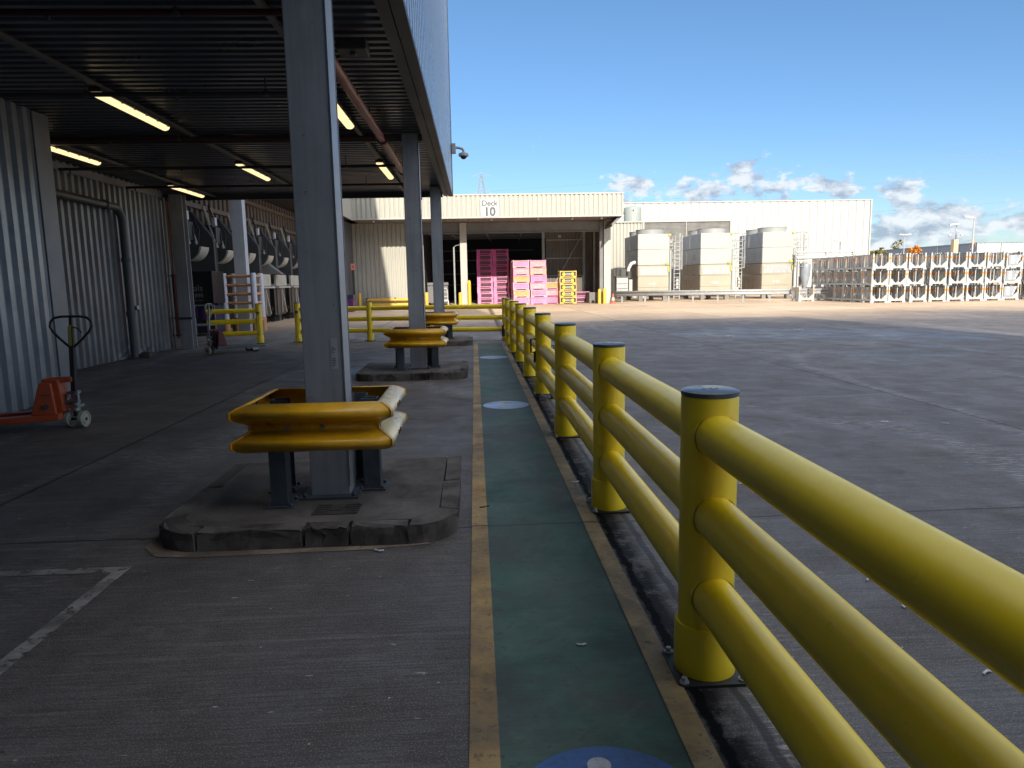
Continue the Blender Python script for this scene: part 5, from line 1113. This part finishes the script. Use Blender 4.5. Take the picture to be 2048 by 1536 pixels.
# ------------------------------------------------------------------ small litter
lit = [(2.06, 3.16, .035, 'tissue', 'white crumpled scrap just right of the near barrier rails'), (2.05, 3.46, .03, 'tissue', 'flat white scrap between the near barrier rails'), (4.43, 7.38, .05, 'tissue', 'flat pale scrap on the dark yard right of the first post'), (5.01, 7.24, .03, 'tissue', 'small curled white scrap farther right on the yard'),
       (-.62, 4.15, .03, 'tissue', 'curled white strip at the foot of the nearest kerb'), (.76, 5.48, .035, 'tissue', 'white shred on the worn walkway line'), (.03, 4.92, .035, 'leaf_b', 'brown dead leaf on the left walkway line'), (2.02, 2.56, .025, 'tissue', 'pale dab near the lower right corner of the yard'),
       (2.04, 5.26, .03, 'tissue', 'white hook-shaped scrap beyond the first barrier post'), (6.9, 18.97, .12, 'tissue', 'pale flattened scrap far out on the shaded yard'), (9.69, 20.91, .12, 'tissue', 'farthest pale scrap on the shaded yard'), (.43, 2.93, .022, 'tissue', 'tiny pale scrap on the green walkway'),
       (2.35, 2.95, .03, 'leaf_b', 'dark scrap between the near barrier rails')]
for i, (x, y, s_, mt, lab) in enumerate(lit):
    r = random.Random(100 + i); b = MB((x, y, 0)); n = 7; vs = []
    for j in range(3):
        for k in range(n):
            t_ = k/(n-1) - .5; cu = sin(t_*3 + i)*.35
            vs.append((x + s_*(t_*2 + .3*(j-1)*cu), y + s_*((j-1)*.28 + cu*1.3) + r.uniform(-.1, .1)*s_, .006 + s_*(.16*abs(sin(k*1.9 + j*1.3 + i)) + .05)))
    b.add(vs, [(j*n+k, j*n+k+1, (j+1)*n+k+1, (j+1)*n+k) for j in range(2) for k in range(n-1)], True)
    o = b.build('dead_leaf' if mt == 'leaf_b' else 'paper_scrap', mt, None, 0, 2, .002); tag(o, lab, 'litter', 'scraps of litter on the ground')

# ------------------------------------------------------------------ world, sun, camera
SUN_AZ = -.10   # light travels (SUN_AZ, 1) in plan
w = bpy.data.worlds.new('World'); S.world = w; w.use_nodes = True; t = w.node_tree; t.nodes.clear()
out = nd(t, 'ShaderNodeOutputWorld'); bg = nd(t, 'ShaderNodeBackground'); sky = nd(t, 'ShaderNodeTexSky', sky_type='NISHITA')
sky.sun_disc = False; sky.sun_elevation = SUN_EL; sky.sun_rotation = math.atan2(-SUN_AZ, -1.0); sky.air_density = 1.0; sky.dust_density = .25; sky.ozone_density = 2.2; sky.altitude = 50
tc = nd(t, 'ShaderNodeTexCoord'); nv = nd(t, 'ShaderNodeVectorMath', operation='NORMALIZE'); t.links.new(tc.outputs['Generated'], nv.inputs[0]); V = nv.outputs[0]
sx = nd(t, 'ShaderNodeSeparateXYZ'); t.links.new(V, sx.inputs[0])
az = math_(t, 'MULTIPLY', math_(t, 'ARCTAN2', sx.outputs[0], sx.outputs[1]), 180/pi); el = math_(t, 'MULTIPLY', math_(t, 'ARCSINE', sx.outputs[2]), 180/pi)
cb_ = nd(t, 'ShaderNodeCombineXYZ'); t.links.new(az, cb_.inputs[0]); t.links.new(math_(t, 'MULTIPLY', el, 1.7), cb_.inputs[1])
n1 = noise(t, cb_.outputs[0], .42, 9, .62, .3); n2 = noise(t, mapping(t, cb_.outputs[0], (1, 1, 1), (.5, -1.1, 0)), .42, 5, .5, .3)
blobs = [(12.8, 7.0, 1.9, 1.3, 1.1), (17.0, 6.3, 3.0, 1.0, 1.1), (20.6, 7.3, 2.0, 1.5, 1.2), (23.5, 6.4, 3.0, 1.1, 1.05), (27.0, 6.3, 2.2, .8, 1.0), (31.2, 5.2, 2.3, 1.7, 1.15), (33.0, 3.4, 5.0, 1.5, 1.2), (39, 3.0, 5.0, 1.3, 1.15), (4.2, 10.6, 1.6, .5, .62), (-14, 7, 9, 2, .9), (60, 5, 14, 3, .9), (-60, 8, 22, 4, .9), (28, 2.0, 16, .8, .9)]
wx_ = noise(t, cb_.outputs[0], .33, 6, .6); wy_ = noise(t, mapping(t, cb_.outputs[0], (1, 1, 1), (17, 9, 3)), .40, 6, .6)
azw = math_(t, 'ADD', az, math_(t, 'MULTIPLY', math_(t, 'SUBTRACT', wx_, .5), 9.)); elw = math_(t, 'ADD', el, math_(t, 'MULTIPLY', math_(t, 'SUBTRACT', wy_, .5), 4.))
acc = None
for a0, e0, sa, se, am in blobs:
    dx = math_(t, 'DIVIDE', math_(t, 'SUBTRACT', azw, a0), sa); dy = math_(t, 'DIVIDE', math_(t, 'SUBTRACT', elw, e0), se)
    g_ = math_(t, 'MULTIPLY', math_(t, 'EXPONENT', math_(t, 'MULTIPLY', math_(t, 'ADD', math_(t, 'MULTIPLY', dx, dx), math_(t, 'MULTIPLY', dy, dy)), -1.)), am)
    acc = g_ if acc is None else math_(t, 'MAXIMUM', acc, g_)
dens = ramp(t, math_(t, 'ADD', math_(t, 'MULTIPLY', acc, .62), math_(t, 'MULTIPLY', n1, .9)), .74, 1.02, 0, .92, True)
up = math_(t, 'MAXIMUM', ramp(t, el, 34, 52), math_(t, 'MULTIPLY', ramp(t, math_(t, 'ABSOLUTE', az), 65, 95), ramp(t, el, 4, 16)))  # bright cloud added overhead and behind the camera as neutral fill light
n3 = noise(t, V, 2.6, 8, .6, .3)
dens = math_(t, 'MAXIMUM', dens, math_(t, 'MULTIPLY', ramp(t, n3, .40, .56, 0, .9, True), up))
lightf = ramp(t, math_(t, 'ADD', math_(t, 'SUBTRACT', n1, n2), math_(t, 'MULTIPLY', math_(t, 'SUBTRACT', wy_, .5), -.5)), -.12, .10, 0, 1)
cc_ = mixc(t, lightf, (3.0, 3.7, 4.7), (6.6, 7.0, 7.4))
cc_ = mixc(t, up, cc_, (20.5, 20.5, 21.0))
hs = nd(t, 'ShaderNodeHueSaturation'); hs.inputs['Saturation'].default_value = 1.15; t.links.new(sky.outputs[0], hs.inputs['Color'])
tint = mixc(t, ramp(t, el, 0, 24), (.70, .83, 1.08), (1.0, 1.04, 1.06))
skc = mixc(t, 1.0, hs.outputs[0], tint, 'MULTIPLY')
c = mixc(t, dens, skc, cc_)
t.links.new(c, bg.inputs[0]); bg.inputs[1].default_value = .063; t.links.new(bg.outputs[0], out.inputs[0])
sd = bpy.data.lights.new('sun', 'SUN'); sd.energy = 3.1; sd.angle = radians(.5); sd.color = (1, .91, .76); so = bpy.data.objects.new('sun', sd); C.objects.link(so)
dirv = Vector((SUN_AZ*cos(SUN_EL), cos(SUN_EL), -sin(SUN_EL))).normalized(); so.rotation_euler = dirv.to_track_quat('-Z', 'Y').to_euler(); so.location = (0, -40, 40)

cam = bpy.data.cameras.new('camera'); co_ = bpy.data.objects.new('camera', cam); C.objects.link(co_)
R_ = Vector((0.99845513, -0.05221401, -0.01900159)); F_ = Vector((0.04898638, 0.98858519, -0.14247684)); U_ = Vector((0.02622398, 0.14132591, 0.98961573))
m = Matrix((( R_.x, U_.x, -F_.x, 0), (R_.y, U_.y, -F_.y, 0), (R_.z, U_.z, -F_.z, 1.6), (0, 0, 0, 1))); co_.matrix_world = m
cam.sensor_width = 36; cam.lens = 1420/2048*36; cam.clip_start = .05; cam.clip_end = 3000; S.camera = co_
S.view_settings.view_transform = 'Standard'; S.view_settings.look = 'None'; S.view_settings.exposure = 1.12; S.view_settings.gamma = 1
S.cycles.max_bounces = 8
